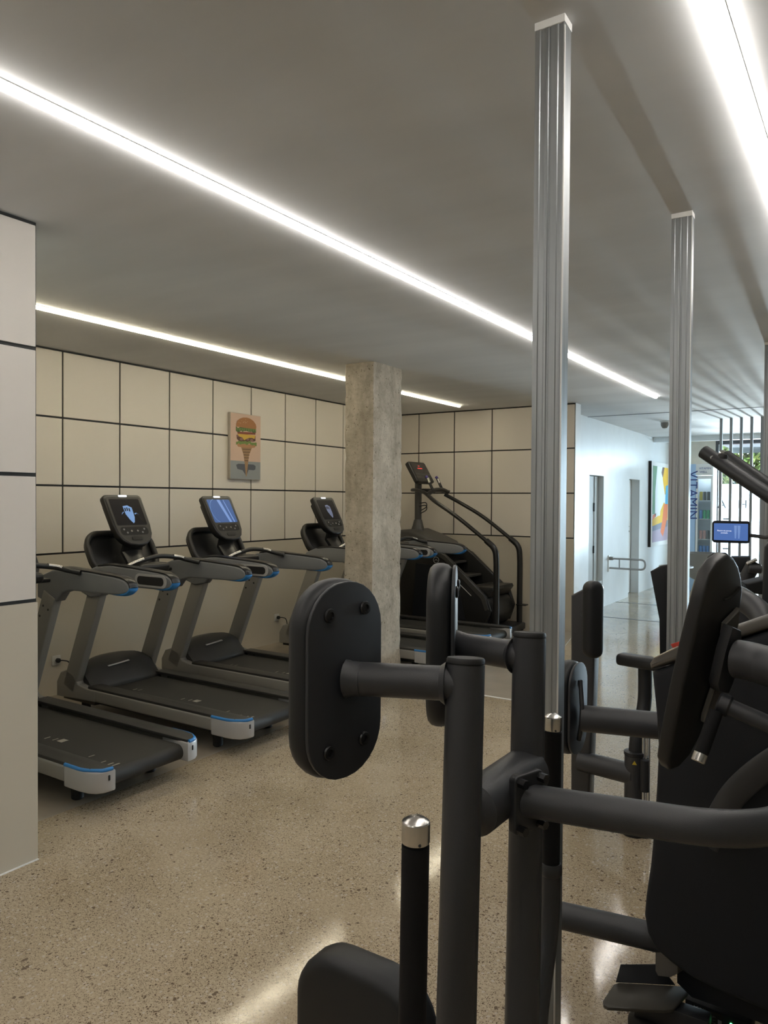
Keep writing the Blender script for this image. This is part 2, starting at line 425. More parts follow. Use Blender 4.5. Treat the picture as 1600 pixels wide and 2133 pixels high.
# corridor beyond the back wall
struct('wall_corridor_end', boxr(-6.1, -3.6, 10.95, 11.08, 0, CEIL), 'white_wall')
struct('wall_corridor_left', boxr(-6.3, -6.1, 9.8, 17.2, 0, CEIL), 'white_wall')
struct('wall_back_rear', boxr(-6.1, -3.233, 9.775, 9.83, 0, CEIL), 'white_wall')
hall = B()
for y0, y1, z0, z1 in ((11.08, 11.42, 0, CEIL), (11.42, 12.18, 2.16, CEIL), (12.18, 13.75, 0, CEIL), (13.75, 14.50, 2.16, CEIL), (14.50, 17.0, 0, CEIL)):
    boxr(-3.75, -3.6, y0, y1, z0, z1, bm=hall)
bmesh.ops.remove_doubles(hall, verts=hall.verts, dist=.0001)
struct('wall_hall', hall, 'white_wall')
d1 = struct('door_1', boxr(-3.74, -3.70, 11.43, 12.17, .005, 2.155), 'wall_board')
MATS['door_grey'] = mat('door_grey', (.46, .47, .46), .5)
d1.data.materials[0] = MATS['door_grey']
mk('door_edge', boxr(-3.70, -3.685, 11.98, 12.165, .01, 2.15), 'door_grey', d1)
mk('hinge', boxr(-3.70, -3.68, 11.955, 11.98, 1.58, 1.72), 'joint_black', d1)
mk('hinge', boxr(-3.70, -3.68, 11.955, 11.98, .90, 1.02), 'joint_black', d1)
d2 = struct('door_2', boxr(-3.80, -3.755, 14.28, 14.495, .005, 2.155), 'white_paint')
mk('lock', cyl(B(), (-3.75, 14.33, 1.18), .018, .02, (1, 0, 0)), 'aluminium', d2)
mk('lock', cyl(B(), (-3.75, 14.33, 1.27), .010, .02, (1, 0, 0)), 'aluminium', d2)
struct('wall_closet', boxr(-3.95, -3.81, 13.6, 14.7, 0, 2.4), 'stone_wall')
# front of the building: beige pier, lintel, glazing
struct('wall_front', boxr(-6.3, -2.66, 17.0, 17.25, 0, CEIL), 'beige_render')
struct('wall_front_side', boxr(4.9, 5.2, 17.0, 17.25, 0, CEIL), 'beige_render')
struct('trim_2', boxr(-3.6, 5.0, 15.55, 15.75, 2.95, CEIL + .01), 'white_wall')
struct('trim_3', boxr(-3.6, 5.0, 11.30, 11.325, CEIL - .006, CEIL + .01), 'print_grey')
struct('trim_4', boxr(-3.6, 5.0, 11.16, 11.19, -.01, .003), 'print_grey')
struct('trim_5', boxr(-3.6, 5.0, 12.95, 12.98, -.01, .003), 'print_grey')
win = B()
for x in (-2.66, -1.2, .8, 2.8, 4.86): boxr(x, x + .06, 17.0, 17.08, 0, CEIL, bm=win)
w1 = struct('window_1', win, 'window_frame')
mk('frame_top', boxr(-2.6, 4.9, 17.0, 17.08, 2.97, CEIL), 'window_frame', w1)
for x0, x1 in ((-2.6, -1.2), (-1.14, .8), (.86, 2.8), (2.86, 4.86)):
    mk('pane', boxr(x0, x1, 17.03, 17.04, .02, 2.97), 'clear_glass', w1)
fl = mk('frosted_film', boxr(-2.59, -1.7, 17.018, 17.02, .3, 2.13), 'frosted_film', w1)
letters('lettering', 'A   H   H', .26, 'print_grey', fl, (-2.12, 17.015, 1.62), (1, 0, 0), (0, 0, 1), .002)
letters('lettering', 'H', .26, 'print_grey', w1, (-1.52, 17.015, 1.62), (1, 0, 0), (0, 0, 1), .002)
for z in (1.38, 1.30, 1.16, .75, .62, .52):
    mk('print_line', boxr(-2.5, -2.32, 17.014, 17.016, z, z + .03), 'print_grey', fl)
disc = mk('wall_disc', cyl(B(), (-2.98, 16.99, 2.24), .055, .02, (0, 1, 0)), 'white_paint'); tag(disc, 'white round disc on the beige wall beside the front window', 'vent')
disc = mk('wall_disc', cyl(B(), (-2.965, 16.99, 2.05), .05, .02, (0, 1, 0)), 'print_grey'); tag(disc, 'grey round disc on the beige wall below the white one', 'vent')

# --- LED strips on the ceiling
def led(name, p0, p1, m, label, w=.045, h=.019):
    p0, p1 = V((*p0, CEIL - .0045)), V((*p1, CEIL - .0045)); dv = p1 - p0; sx = V((dv.y, -dv.x, 0)).normalized()
    t = thing(name, ((p0.x + p1.x) / 2, (p0.y + p1.y) / 2, CEIL), label, 'light', 'ceiling light strips')
    prof = [(-w / 2, 0), (-w / 2, -h * .45)] + [(w / 2 * math.cos(math.radians(a)), -h * .45 - h * .55 * math.sin(math.radians(a))) for a in range(165, 0, -15)] + [(w / 2, -h * .45), (w / 2, 0)]
    mk('diffuser', prism(B(), [p0 + sx * a + V((0, 0, b)) for a, b in prof], dv), m, t)
    k = w / 2 + .002
    mk('profile', prism(B(), [p0 - sx * k, p0 + sx * k, p0 + sx * k + V((0, 0, .004)), p0 - sx * k + V((0, 0, .004))], dv), 'led_profile', t)
    return t
led('led_strip', (-2.35, -2.6), (-2.19, 9.55), 'led_white', 'long white ceiling light strip crossing the middle of the ceiling')
led('led_strip', (-4.755, 2.07), (-4.70, 9.12), 'led_warm', 'warm yellowish ceiling light strip above the treadmills')
led('led_strip', (-.42, -2.6), (-.30, 5.2), 'led_white', 'wide bright ceiling light strip at the upper right corner')

# ================================================================== COLUMNS
con = B()
pts = []
cx, cy, hx, hy = -4.06, 6.06, .166, .258
def con_off(z, k): return .010 * math.sin(z * 7.3 + k * 1.7) + .006 * math.sin(z * 23 + k)
rings = []
nz = 44; per = 40
for i in range(nz + 1):
    z = CEIL * i / nz; ring = []
    for j in range(per):
        a = 4 * j / per; side = int(a); t = (a - side) * 2 - 1
        bx, by = ((t, -1), (1, t), (-t, 1), (-1, -t))[side]
        if abs(t) > .96: bx *= .985; by *= .985
        dd = random.uniform(-.0018, .0018) + (-.007 if (i % 9) == 4 else 0) + .0025 * math.sin(z * 3.1 + side)
        rr = random.uniform(-.004, .002) if abs(t) > .9 else 0
        ring.append(con.verts.new((cx + bx * (hx + dd + rr), cy + by * (hy + dd + rr), z)))
    rings.append(ring)
for a, b in zip(rings, rings[1:]):
    for j in range(per): con.faces.new((a[j], a[(j + 1) % per], b[(j + 1) % per], b[j]))
con.faces.new(rings[0][::-1]); con.faces.new(rings[-1])
tag(mk('concrete_column', con, 'concrete', None, 30), 'rough raw concrete column standing between the treadmills', 'column')

def steel_column(x0, x1, y0, y1, label):
    t = thing('steel_column', ((x0 + x1) / 2, (y0 + y1) / 2, 0), label, 'column', 'galvanised steel columns')
    W = x1 - x0
    # rolled profile: faces with shallow lengthwise ribs
    f = [(0, 0), (.16, 0), (.19, .002), (.36, .002), (.39, 0), (.46, 0), (.49, .003), (.53, .003), (.56, 0), (.78, 0), (.81, .002), (.93, .002), (.96, 0), (1, 0)]
    pts = [V((x0 + W * a, y0 + d, 0)) for a, d in f] + [V((x1, y1, 0)), V((x0, y1, 0))]
    mk('profile', prism(B(), pts, V((0, 0, CEIL - .02))), 'galvanised', t, 20)
    mk('head_plate', boxr(x0 - .002, x1 + .002, y0 - .002, y1 + .002, CEIL - .022, CEIL, .001, 1), 'white_paint', t)
    mk('edge_fold', boxr(x1 - .001, x1 + .002, y0 - .001, y0 + .005, .01, CEIL - .03), 'steel_weld', t)
    mk('foot_plate', boxr(x0 - .03, x1 + .03, y0 - .03, y1 + .03, 0, .01), 'galvanised', t)
    return t
steel_column(-.775, -.693, 1.94, 1.995, 'nearest and widest galvanised steel column behind the foreground machine')
steel_column(-.753, -.667, 3.548, 3.60, 'second galvanised steel column, in front of the white hall')
steel_column(-.70, -.615, 6.77, 6.82, 'farthest galvanised steel column at the right edge')
# outlet duct at the foot of the near column
t = thing('outlet_duct', (-.79, 1.93, 0), 'white outlet duct standing at the foot of the nearest steel column', 'duct')
mk('body', boxr(-.776, -.722, 1.905, 1.938, 0, .405, .003), 'socket_white', t)
mk('cover_strip', boxr(-.736, -.728, 1.901, 1.906, .0, .40), 'white_paint', t)
mk('socket_cover', boxr(-.773, -.738, 1.902, 1.906, .02, .325, .001, 1), 'socket_white', t)

# ================================================================== TREADMILLS
def make_treadmill(yc):
    t = thing('treadmill', (-4.45, yc, 0), 'x', 'treadmill', 'row of treadmills along the panelled wall')
    q = lambda x, d, z: V((x, yc + d, z))
    mk('deck', boxr(-5.30, -3.62, yc - .30, yc + .30, .10, .205, .01), 'tread_black', t)
    # belt with its rounded rear turn
    prof = [(-5.12, .222), (-3.545, .222)] + [(-3.545 + .048 * math.sin(math.radians(a)), .174 + .048 * math.cos(math.radians(a))) for a in range(15, 181, 15)] + [(-5.12, .126)]
    belt = mk('belt', prism(B(), [q(x, -.262, z) for x, z in prof], V((0, .524, 0))), 'belt', t, 30)
    first = None
    for k, (x, d, lx, ld) in enumerate([(-3.66, -.20, .008, .05), (-3.60, -.19, .012, .04), (-3.565, -.18, .012, .05), (-4.32, -.12, .008, .04), (-4.25, -.11, .008, .04), (-4.21, -.10, .05, .05), (-4.85, -.14, .008, .04), (-4.8, -.13, .008, .04), (-3.80, -.17, .008, .04)]):
        mk('belt_mark', boxr(x, x + lx, yc + d - ld / 2, yc + d + ld / 2, .2222, .2230), 'belt_mark', belt)
    for s in (-1, 1):
        mk('side_rail', boxr(-5.32, -3.73, *sorted((yc + s * .335, yc + s * .392)), .150, .243, .014, 3), 'tread_silver', t)
        out = [(-3.73, .392), (-3.60, .392), (-3.535, .384), (-3.485, .362), (-3.462, .33), (-3.455, .29), (-3.455, .262), (-3.52, .262), (-3.73, .30)]
        cap = mk('rear_cap', prism(B(), [q(x, s * d, .125) for x, d in out], V((0, 0, .120)), .010, 3), 'tread_light', t)
        path = fillet([q(-3.735, s * .383, .248), q(-3.56, s * .383, .248), q(-3.468, s * .33, .250), q(-3.462, s * .275, .250)], .06)
        mk('blue_accent', tube(B(), path, .011, 10), 'blue', cap)
        mk('slot', box(B(), q(-3.457, s * .30, .205), (.008, .012, .030), None, .003), 'joint_black', cap)
        step = [(-5.10, .268), (-5.10, .385), (-3.62, .385), (-3.53, .372), (-3.478, .33), (-3.468, .268)]
        mk('foot_rail', prism(B(), [q(x, s * d, .236) for x, d in step], V((0, 0, .024)), .006, 2), 'tread_hood', t)
        # leaning upright
        up = V((.36, 0, .86)).normalized(); fx = V((.86, 0, -.36)).normalized()
        rot = Matrix((fx, V((0, 1, 0)), up)).transposed()
        ctr = q(-5.175, s * .362, .62)
        post = mk('upright', box(B(), ctr, (.155, .066, .90), rot, .012, 3), 'tread_silver', t)
        mk('groove', box(B(), ctr + fx * .015 - V((0, s * .0315, 0)), (.012, .002, .78), rot), 'tread_black', post)
        for dz, dx in ((.34, -.03), (.34, .035), (.25, -.04)):
            mk('screw', cyl(B(), ctr + up * dz + fx * dx - V((0, s * .0325, 0)), .009, .006, (0, 1, 0), 10), 'bolt_black', post)
        foot = [(-5.50, .13), (-5.50, .25), (-5.45, .33), (-5.36, .36), (-5.27, .33), (-5.22, .26), (-5.12, .243), (-5.00, .240), (-5.00, .15)]
        mk('upright_foot', prism(B(), [q(x, s * .315, z) for x, z in foot], V((0, s * .080, 0)), .012, 3), 'tread_silver', t)
        # arm
        arm = [(-5.16, 1.00), (-5.16, 1.10), (-5.10, 1.17), (-4.98, 1.212), (-4.80, 1.232), (-4.55, 1.222), (-4.26, 1.205), (-4.17, 1.192), (-4.12, 1.165), (-4.108, 1.135), (-4.13, 1.105), (-4.19, 1.090), (-4.30, 1.083), (-4.76, 1.078), (-4.85, 1.055), (-4.91, .99), (-5.04, .965)]
        a = mk('arm', prism(B(), [q(x, s * .335, z) for x, z in arm], V((0, s * .075, 0)), .014, 3), 'tread_arm', t)
        trim = spline([q(x, s * .3725, z + .004) for x, z in ((-4.95, 1.215), (-4.80, 1.232), (-4.55, 1.222), (-4.26, 1.206), (-4.17, 1.193), (-4.122, 1.168), (-4.106, 1.135))], 5)
        mk('top_trim', tube(B(), trim, .019, 10, flat=(.6, 1.9)), 'tread_black', a)
        tip = spline([q(x, s * .3725, z) for x, z in ((-4.36, 1.084), (-4.25, 1.086), (-4.16, 1.097), (-4.115, 1.122), (-4.106, 1.140))], 5)
        mk('blue_tip', tube(B(), tip, [.006 + .013 * min(1, i / 8) for i in range(len(tip))], 10, flat=(.75, 1.95)), 'blue', a)
        yo = yc + s * .412
        rim = [V((x, yo, z)) for x, z in [(-4.33 + u, 1.143 + v) for u, v in rrect(.345, .094, .045)]]
        mk('inset_rim', prism(B(), rim, V((0, s * .004, 0)), .0015, 1), 'tread_light', a)
        mk('inset', prism(B(), [V((-4.33 + u, yo + s * .0045, 1.143 + v)) for u, v in rrect(.285, .062, .029)], V((0, s * .002, 0))), 'screen_panel', a)
        mk('rear_foot', cyl(B(), q(-3.80, s * .26, .05), .035, .10, bev=.008), 'rubber', t)
        mk('front_foot', cyl(B(), q(-5.30, s * .26, .06), .035, .12, bev=.008), 'rubber', t)
    # motor hood: lofted dome
    bm = B(); rows = []
    pr = [(-5.52, .10), (-5.52, .26), (-5.46, .37), (-5.36, .430), (-5.25, .445), (-5.17, .40), (-5.11, .32), (-5.055, .262), (-5.045, .235), (-5.06, .10)]
    for k in range(17):
        d = -.335 + .67 * k / 16; h = 1 - .30 * abs(d / .335) ** 3.2; sh = .03 * abs(d / .335) ** 2.5
        rows.append([bm.verts.new(q(x - sh * (1 if x > -5.2 else -1), d, .10 + (z - .10) * h)) for x, z in pr])
    for a, b in zip(rows, rows[1:]):
        for j in range(len(pr) - 1): bm.faces.new((a[j], a[j + 1], b[j + 1], b[j]))
    bm.faces.new(rows[0]); bm.faces.new(rows[-1][::-1])
    hood = mk('motor_hood', bm, 'tread_hood', t, 50)
    mk('badge', tube(B(), [q(-5.157, -.16, .372), q(-5.155, .04, .386)], .017, 12, flat=(.35, 1)), 'tread_light', hood)
    # dark tray behind the console
    u = V((-.487, 0, .873)); n = V((.873, 0, .487))
    sc = q(-5.185, 0, 1.292)
    v = u.cross(n)
    sh = mk('console_tray', frame_pad(sc, u, n, .64, .36, .13, .045, .015), 'tread_black', t)
    ring = [sc + v * a + u * b + n * .012 for a, b in rrect(.63, .35, .125, 8)]
    mk('tray_rim', tube(B(), ring, .024, 10, closed=True), 'tread_hood', sh)
    mk('tray_lip', boxr(-5.12, -4.88, yc - .27, yc + .27, 1.135, 1.165, .012), 'tread_black', sh)
    # console head
    cc = q(-5.105, 0, 1.552)
    def cp(a, b, d=0): return cc + v * a + u * b + n * d
    outl = []
    hw, hh = .19, .236
    for a, b in rrect(2 * hw, 2 * hh, .035, 5)[:12]: outl.append((a, b))
    bot = [(-.185, -.05), (-.172, -.13), (-.14, -.19), (-.085, -.227), (0, -.238), (.085, -.227), (.14, -.19), (.172, -.13), (.185, -.05)]
    outl = outl + bot
    con = mk('console', prism(B(), [cp(a, b, .028) for a, b in outl], -n * .056, .012, 3), 'tread_black', t)
    mk('console_back', prism(B(), [cp(a * .8, b * .8, -.027) for a, b in outl], -n * .05, .015, 2), 'tread_black', con)
    face = mk('fascia', prism(B(), [cp(a * .90, b * .93 - .004, .0285) for a, b in outl], n * .0015), 'tread_hood', con)
    scr = mk('screen', prism(B(), [cp(a, .070 + b, .0305) for a, b in rrect(.296, .245, .012, 3)], n * .001), 'screen_off', con)
    mk('top_badge', prism(B(), [cp(a, .2215 + b, .0290) for a, b in rrect(.085, .018, .008, 4)], n * .003), 'screen_white', con)
    mk('key_panel', prism(B(), [cp(a, -.105 + b, .0305) for a, b in rrect(.27, .075, .03, 4)], n * .001), 'screen_panel', con)
    for a, b in ((-.10, -.09), (-.03, -.105), (.03, -.105), (.10, -.09), (.075, -.12), (-.075, -.12)):
        mk('key', cyl(B(), cp(a, b, .0320), .0085, .002, n, 10), 'tread_silver' if abs(a) < .05 else 'tread_arm', con)
    mk('stop_slot', prism(B(), [cp(a, -.175 + b, .0300) for a, b in rrect(.10, .032, .008, 3)], n * .004), 'tread_black', con)
    mk('console_neck', tube(B(), [cp(0, -.17, -.02), q(-5.07, 0, 1.30), q(-4.95, 0, 1.16)], .055, 14, flat=(1, 1.8)), 'tread_black', t)
    mk('control_pod', box(B(), q(-4.84, 0, 1.185), (.16, .30, .075), None, .03, 3), 'tread_black', t)
    hb = spline([q(-4.93, -.345, 1.15), q(-4.80, -.31, 1.185), q(-4.74, -.20, 1.245), q(-4.735, 0, 1.280), q(-4.74, .20, 1.258), q(-4.70, .27, 1.235), q(-4.62, .325, 1.215)], 7)
    bar = mk('handlebar', tube(B(), hb, .019, 14), 'tread_black', t)
    for lo, hi in ((9, 17), (26, 33)):
        mk('pulse_sensor', tube(B(), [p + V((0, 0, .004)) for p in hb[lo:hi]], .0185, 12), 'aluminium', bar)
    return t, scr, cp, n
T2, SCR2, cpf, cn = make_treadmill(3.98)
tag(T2, 'treadmill with pale blue emblem on its dark screen, second from the near wall', 'treadmill')
def shield(parent, cp, n, m, dim=1.0):
    w = [(-.035, .125), (.012, .132), (.05, .110), (.046, .02), (.03, -.025), (.016, -.035), (-.006, -.005), (-.032, .05)]
    mk('emblem', prism(B(), [cp(a, b, .0318) for a, b in w], n * .0006), m, parent)
    for a0, b0 in ((-.022, .095), (-.002, .098), (.018, .092)):
        mk('emblem_mark', prism(B(), [cp(a0 + x, b0 + y, .0326) for x, y in ((-.006, -.018), (.006, -.018), (.008, .014), (-.004, .014))], n * .0004), 'screen_off', parent)
TS = {}
for yc, lab in ((2.87, 'nearest treadmill, half hidden behind the near panelled wall'),
                (5.05, 'treadmill with glowing blue screen, below the burger picture'),
                (6.71, 'treadmill whose console shows just left of the concrete column'),
                (7.79, 'farthest treadmill, between the concrete column and the stair climber')):
    c = copy_tree(T2); c.location.y = yc; c['label'] = lab; TS[yc] = c
shield(SCR2, cpf, cn, 'screen_light')
mk('emblem_wing', prism(B(), [cpf(a, b, .0318) for a, b in ((-.042, .075), (-.062, .062), (-.072, .045), (-.06, .056), (-.046, .066))], cn * .0006), 'screen_light', SCR2)
mk('emblem_wing', prism(B(), [cpf(a, b, .0318) for a, b in ((.055, .055), (.075, .062), (.10, .045), (.08, .055), (.06, .045))], cn * .0006), 'screen_light', SCR2)
def find(root, nm):
    for ch in root.children:
        if ch.name.split('.')[0] == nm: return ch
        r = find(ch, nm)
        if r: return r
s3 = find(TS[5.05], 'screen'); s3.material_slots[0].link = 'OBJECT'; s3.material_slots[0].material = MATS['screen_blue']
ORG[s3.name] = ORG[T2.name]
def on3(o): return o
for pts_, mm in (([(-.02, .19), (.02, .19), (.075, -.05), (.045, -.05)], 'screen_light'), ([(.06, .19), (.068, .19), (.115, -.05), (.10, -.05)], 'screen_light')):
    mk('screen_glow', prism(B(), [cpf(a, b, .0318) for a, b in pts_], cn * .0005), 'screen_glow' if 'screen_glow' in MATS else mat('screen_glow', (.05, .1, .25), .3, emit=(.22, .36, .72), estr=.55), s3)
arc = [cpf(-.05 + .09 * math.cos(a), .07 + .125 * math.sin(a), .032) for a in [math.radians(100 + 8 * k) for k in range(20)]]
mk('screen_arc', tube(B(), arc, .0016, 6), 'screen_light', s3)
s4 = find(TS[6.71], 'screen'); ORG[s4.name] = ORG[T2.name]
mat('screen_dim', (.06, .07, .09), .3, emit=(.2, .24, .4), estr=.35)
shield(s4, cpf, cn, 'screen_dim')

# ================================================================== STAIR CLIMBER
t = thing('stair_climber', (-4.55, 8.98, 0), 'black stair climber with curved handrails against the panelled back wall', 'stair climber')
YN, YF = 8.60, 9.36
mk('base', boxr(-5.35, -3.80, YN - .02, YF + .02, .02, .11, .02), 'stair_black', t)
side = [(-5.33, .12), (-5.30, .68), (-5.36, .70), (-5.12, 1.03), (-4.95, 1.15), (-4.70, 1.09), (-4.55, .985), (-4.02, .53), (-3.95, .34), (-4.02, .14)]
for s, y in ((-1, YN), (1, YF)):
    sp = mk('side_panel', prism(B(), [V((x, y - .03, z)) for x, z in side], V((0, .06, 0)), .02, 3), 'stair_black', t)
    band = [(-4.74, 1.085), (-4.60, 1.02), (-4.03, .53), (-3.97, .36), (-4.02, .34), (-4.08, .49), (-4.62, .96), (-4.76, 1.04)]
    mk('side_band', prism(B(), [V((x, y + s * .028, z)) for x, z in band], V((0, s * .014, 0)), .004, 1), 'stair_grey', sp)
    mk('bright_line', tube(B(), [V((-4.56, y + s * .034, .80)), V((-4.22, y + s * .034, .52))], .006, 6), 'tread_light', sp)
    hollow = [(-5.05, .90), (-4.72, .88), (-4.40, .60), (-4.30, .20), (-5.10, .18)]
    mk('side_inset', prism(B(), [V((x, y + s * .029, z)) for x, z in hollow], V((0, s * .006, 0)), .002, 1), 'tower_black', sp)
    path = fillet([V((-4.98, 8.98 + s * .26, 1.83)), V((-4.80, 8.98 + s * .34, 1.725)), V((-4.45, y, 1.535)), V((-4.12, y, 1.300)), V((-3.90, y, 1.135)), V((-3.885, y, .95)), V((-3.885, y, .04))], .22, 8)
    hr = mk('handrail', tube(B(), path, .026, 14), 'stair_black', t)
    mk('rail_sleeve', tube(B(), fillet([V((-4.03, y, 1.235)), V((-3.90, y, 1.135)), V((-3.885, y, .95)), V((-3.885, y, .06))], .20, 8), .038, 14), 'stair_black', hr)
    mk('rail_foot', cyl(B(), (-3.885, y, .015), .055, .03, bev=.006), 'rubber', hr)
lg = mk('logo_ring', tube(B(), [V((-4.735 + .040 * math.cos(a), YN - .036, .955 + .040 * math.sin(a))) for a in [2 * math.pi * k / 24 for k in range(24)]], .004, 6, closed=True), 'tread_light', t)
mk('logo_bar', tube(B(), [V((-4.755, YN - .036, .945)), V((-4.735, YN - .036, .965)), V((-4.715, YN - .036, .945))], .004, 6), 'tread_light', lg)
dr = V((.78, 0, -.626))
letters('lettering', 'MATRIX', .075, 'tread_light', t, V((-4.665, YN - .045, .855)), dr, V((.626, 0, .78)), .002, 'LEFT')
for k, (x, z) in enumerate(((-4.78, .90), (-4.55, .73), (-4.33, .54), (-4.12, .36))):
    st = mk('step', boxr(x - .12, x + .12, YN + .04, YF - .04, z - .02, z + .01, .006), 'stair_grey', t)
    mk('riser', boxr(x - .12, x - .10, YN + .04, YF - .04, z - .20, z - .015), 'stair_black', st)
mk('step_tail', prism(B(), [V((x, YN + .05, z)) for x, z in ((-4.30, .63), (-3.965, .635), (-3.945, .60), (-4.02, .50), (-4.30, .47))], V((0, .66, 0)), .015, 2), 'stair_black', t)
mk('lower_drum', lathe(B(), [(.20, -.32), (.23, -.29), (.23, .29), (.20, .32)], (-4.17, 8.98, .31), (0, 1, 0), 28), 'stair_black', t)
mk('hump', prism(B(), [V((x, YN + .08, z)) for x, z in ((-5.50, 1.02), (-5.50, 1.27), (-5.42, 1.33), (-5.24, 1.345), (-5.00, 1.27), (-4.78, 1.18), (-4.70, 1.09), (-4.9, .95))], V((0, .60, 0)), .05, 4), 'stair_grey', t)
mk('mast', tube(B(), [V((-5.26, 8.98, 1.30)), V((-5.26, 8.98, 1.98))], .050, 16, flat=(1, .9)), 'stair_grey', t)
mk('mast_collar', lathe(B(), [(.10, 0), (.075, .08), (.055, .16)], (-5.26, 8.98, 1.31)), 'stair_grey', t)
u = V((-.52, 0, .854)).normalized(); n = V((.854, 0, .52)).normalized(); v = u.cross(n)
cc = V((-5.235, 8.98, 2.125))
cons = mk('console', frame_pad(cc + n * .03, u, n, .46, .335, .03, .065, .012), 'stair_black', t)
mk('screen', prism(B(), [cc + n * .031 + v * a + u * (b + .015) for a, b in rrect(.41, .25, .01, 3)], n * .001), 'screen_off', cons)
mk('readout', prism(B(), [cc + n * .0325 + v * a + u * (b + .055) for a, b in rrect(.13, .012, .004, 3)], n * .0008), 'screen_red', cons)
mk('readout', prism(B(), [cc + n * .0325 + v * a + u * (b + .095) for a, b in rrect(.045, .008, .003, 3)], n * .0008), 'screen_red', cons)
mk('light_bar', prism(B(), [cc + n * .0325 + v * a + u * (b - .045) for a, b in rrect(.40, .03, .005, 3)], n * .0006), 'stair_grey', cons)
mk('front_bar', tube(B(), spline([V((-4.90, 9.24, 1.86)), V((-5.02, 9.20, 1.88)), V((-5.22, 9.12, 1.885)), V((-5.35, 8.98, 1.885)), V((-5.22, 8.84, 1.885)), V((-5.05, 8.74, 1.86)), V((-4.95, 8.70, 1.82))], 6), .024, 12), 'stair_black', t)
mk('cross_bar', tube(B(), spline([V((-4.98, 8.74, 1.82)), V((-4.96, 8.90, 1.88)), V((-4.93, 9.08, 1.89)), V((-4.92, 9.22, 1.86))], 6), .030, 12), 'stair_black', t)
for y in (8.85, 9.13):
    gp = mk('grip', tube(B(), [V((-4.95, y, 1.88)), V((-5.00, y, 1.97)), V((-5.04, y, 2.05))], .019, 12), 'stair_black', t)
    mk('grip_tip', tube(B(), [V((-5.04, y, 2.05)), V((-5.06, y, 2.075))], .020, 12), 'purple', gp)
    mk('grip_plate', tube(B(), [V((-5.003, y, 1.985)), V((-5.033, y, 2.045))], .0205, 12), 'aluminium', gp)
for dz in (0, .04):
    mk('cable_hook', tube(B(), spline([V((-5.22, 8.95, 1.66 + dz)), V((-5.12, 8.95, 1.67 + dz)), V((-5.11, 8.95, 1.61 + dz)), V((-5.20, 8.95, 1.56 + dz))], 5), .007, 8), 'bolt_black', t)
mk('side_shelf', boxr(-3.92, -3.78, YF - .05, YF + .05, .335, .355, .006), 'stair_black', t)

# ================================================================== BURGER PICTURE
CX = -5.922
t = thing('burger_picture', (-5.962, 6.21, 1.965), 'canvas painting of a hamburger in an ice cream cone on pink', 'picture')
Y0c, Y1c, Z0c, Z1c = 5.972, 6.462, 1.966, 2.710
def cv(x, y, d=0):
    uu = (x - 360) / 710; top = 310 + 95 * uu; bt = 1780 + 25 * uu; vv = (y - top) / (bt - top)
    return V((CX + d, Y0c + uu * (Y1c - Y0c), Z1c - vv * (Z1c - Z0c)))
mk('canvas', boxr(-5.963, CX, Y0c, Y1c, Z0c, Z1c, .003, 2), 'canvas_edge', t)
def paint(name, pts, m, lay): mk(name, prism(B(), [cv(x, y, .0004 + lay * .0004) for x, y in pts], V((.0003, 0, 0))), m, t)
paint('painted_backdrop', [(364, 318), (1066, 412), (1066, 1415), (364, 1370)], 'canvas_pink', 0)
paint('painted_ground', [(364, 1370), (1066, 1415), (1066, 1795), (364, 1772)], 'canvas_grey', 0)
paint('painted_shadow', [(490, 1470), (540, 1445), (900, 1465), (950, 1500), (945, 1570), (900, 1590), (780, 1580), (735, 1700), (710, 1690), (640, 1590), (520, 1560)], 'shadow_slate', 1)
paint('painted_cone', [(600, 1070), (860, 1090), (830, 1170), (790, 1250), (770, 1420), (735, 1720), (715, 1725), (690, 1450), (660, 1250), (630, 1160)], 'cone', 2)
for k in range(5):
    y = 1120 + 62 * k; w = 100 - 13 * k
    paint('cone_groove', [(730 - w, y), (730 + w, y + 6), (730 + w - 6, y + 22), (730 - w + 6, y + 16)], 'cone_dark', 3)
paint('painted_bun_base', [(510, 1000), (960, 1030), (935, 1085), (890, 1100), (700, 1090), (540, 1075), (515, 1045)], 'bun_low', 3)
def wavy(y, amp, x0=480, x1=975, n=16, h=70):
    a = [(x0 + (x1 - x0) * k / n, y + (x0 + (x1 - x0) * k / n - 480) * .06 + random.uniform(-amp, amp)) for k in range(n + 1)]
    b = [(x, yy + h + random.uniform(-amp, amp)) for x, yy in reversed(a)]
    return a + b
paint('painted_lettuce', wavy(945, 18, 485, 970, 16, 62), 'lettuce', 4)
paint('painted_patty', [(495, 810), (560, 800), (945, 830), (945, 950), (880, 965), (700, 960), (560, 955), (505, 900)], 'patty', 3)
for x, y, r in ((530, 830, 28), (610, 905, 40), (760, 910, 34), (850, 935, 40), (920, 880, 25)):
    paint('patty_spot', [(x + r * math.cos(a), y + r * .8 * math.sin(a)) for a in [2 * math.pi * k / 10 for k in range(10)]], 'patty_light', 4)
paint('painted_cheese', [(510, 785), (945, 825), (915, 905), (860, 880), (780, 880), (720, 905), (672, 930), (630, 870), (560, 850)], 'cheese', 5)
paint('painted_tomato', [(510, 740), (945, 760), (940, 810), (700, 805), (520, 785)], 'tomato', 4)
paint('painted_lettuce', wavy(640, 20, 480, 955, 18, 95), 'lettuce_dark', 5)
for k in range(11):
    x = 490 + 43 * k; y = 655 + 2.5 * k
    paint('lettuce_frill', [(x, y), (x + 34, y + 4), (x + 28 + random.uniform(-10, 10), y + 70), (x + 8, y + 45)], 'lettuce', 6)
paint('painted_bun', [(485, 630), (487, 570), (515, 500), (570, 455), (640, 433), (730, 433), (810, 455), (890, 510), (945, 580), (960, 640), (950, 690), (700, 660)], 'bun', 7)
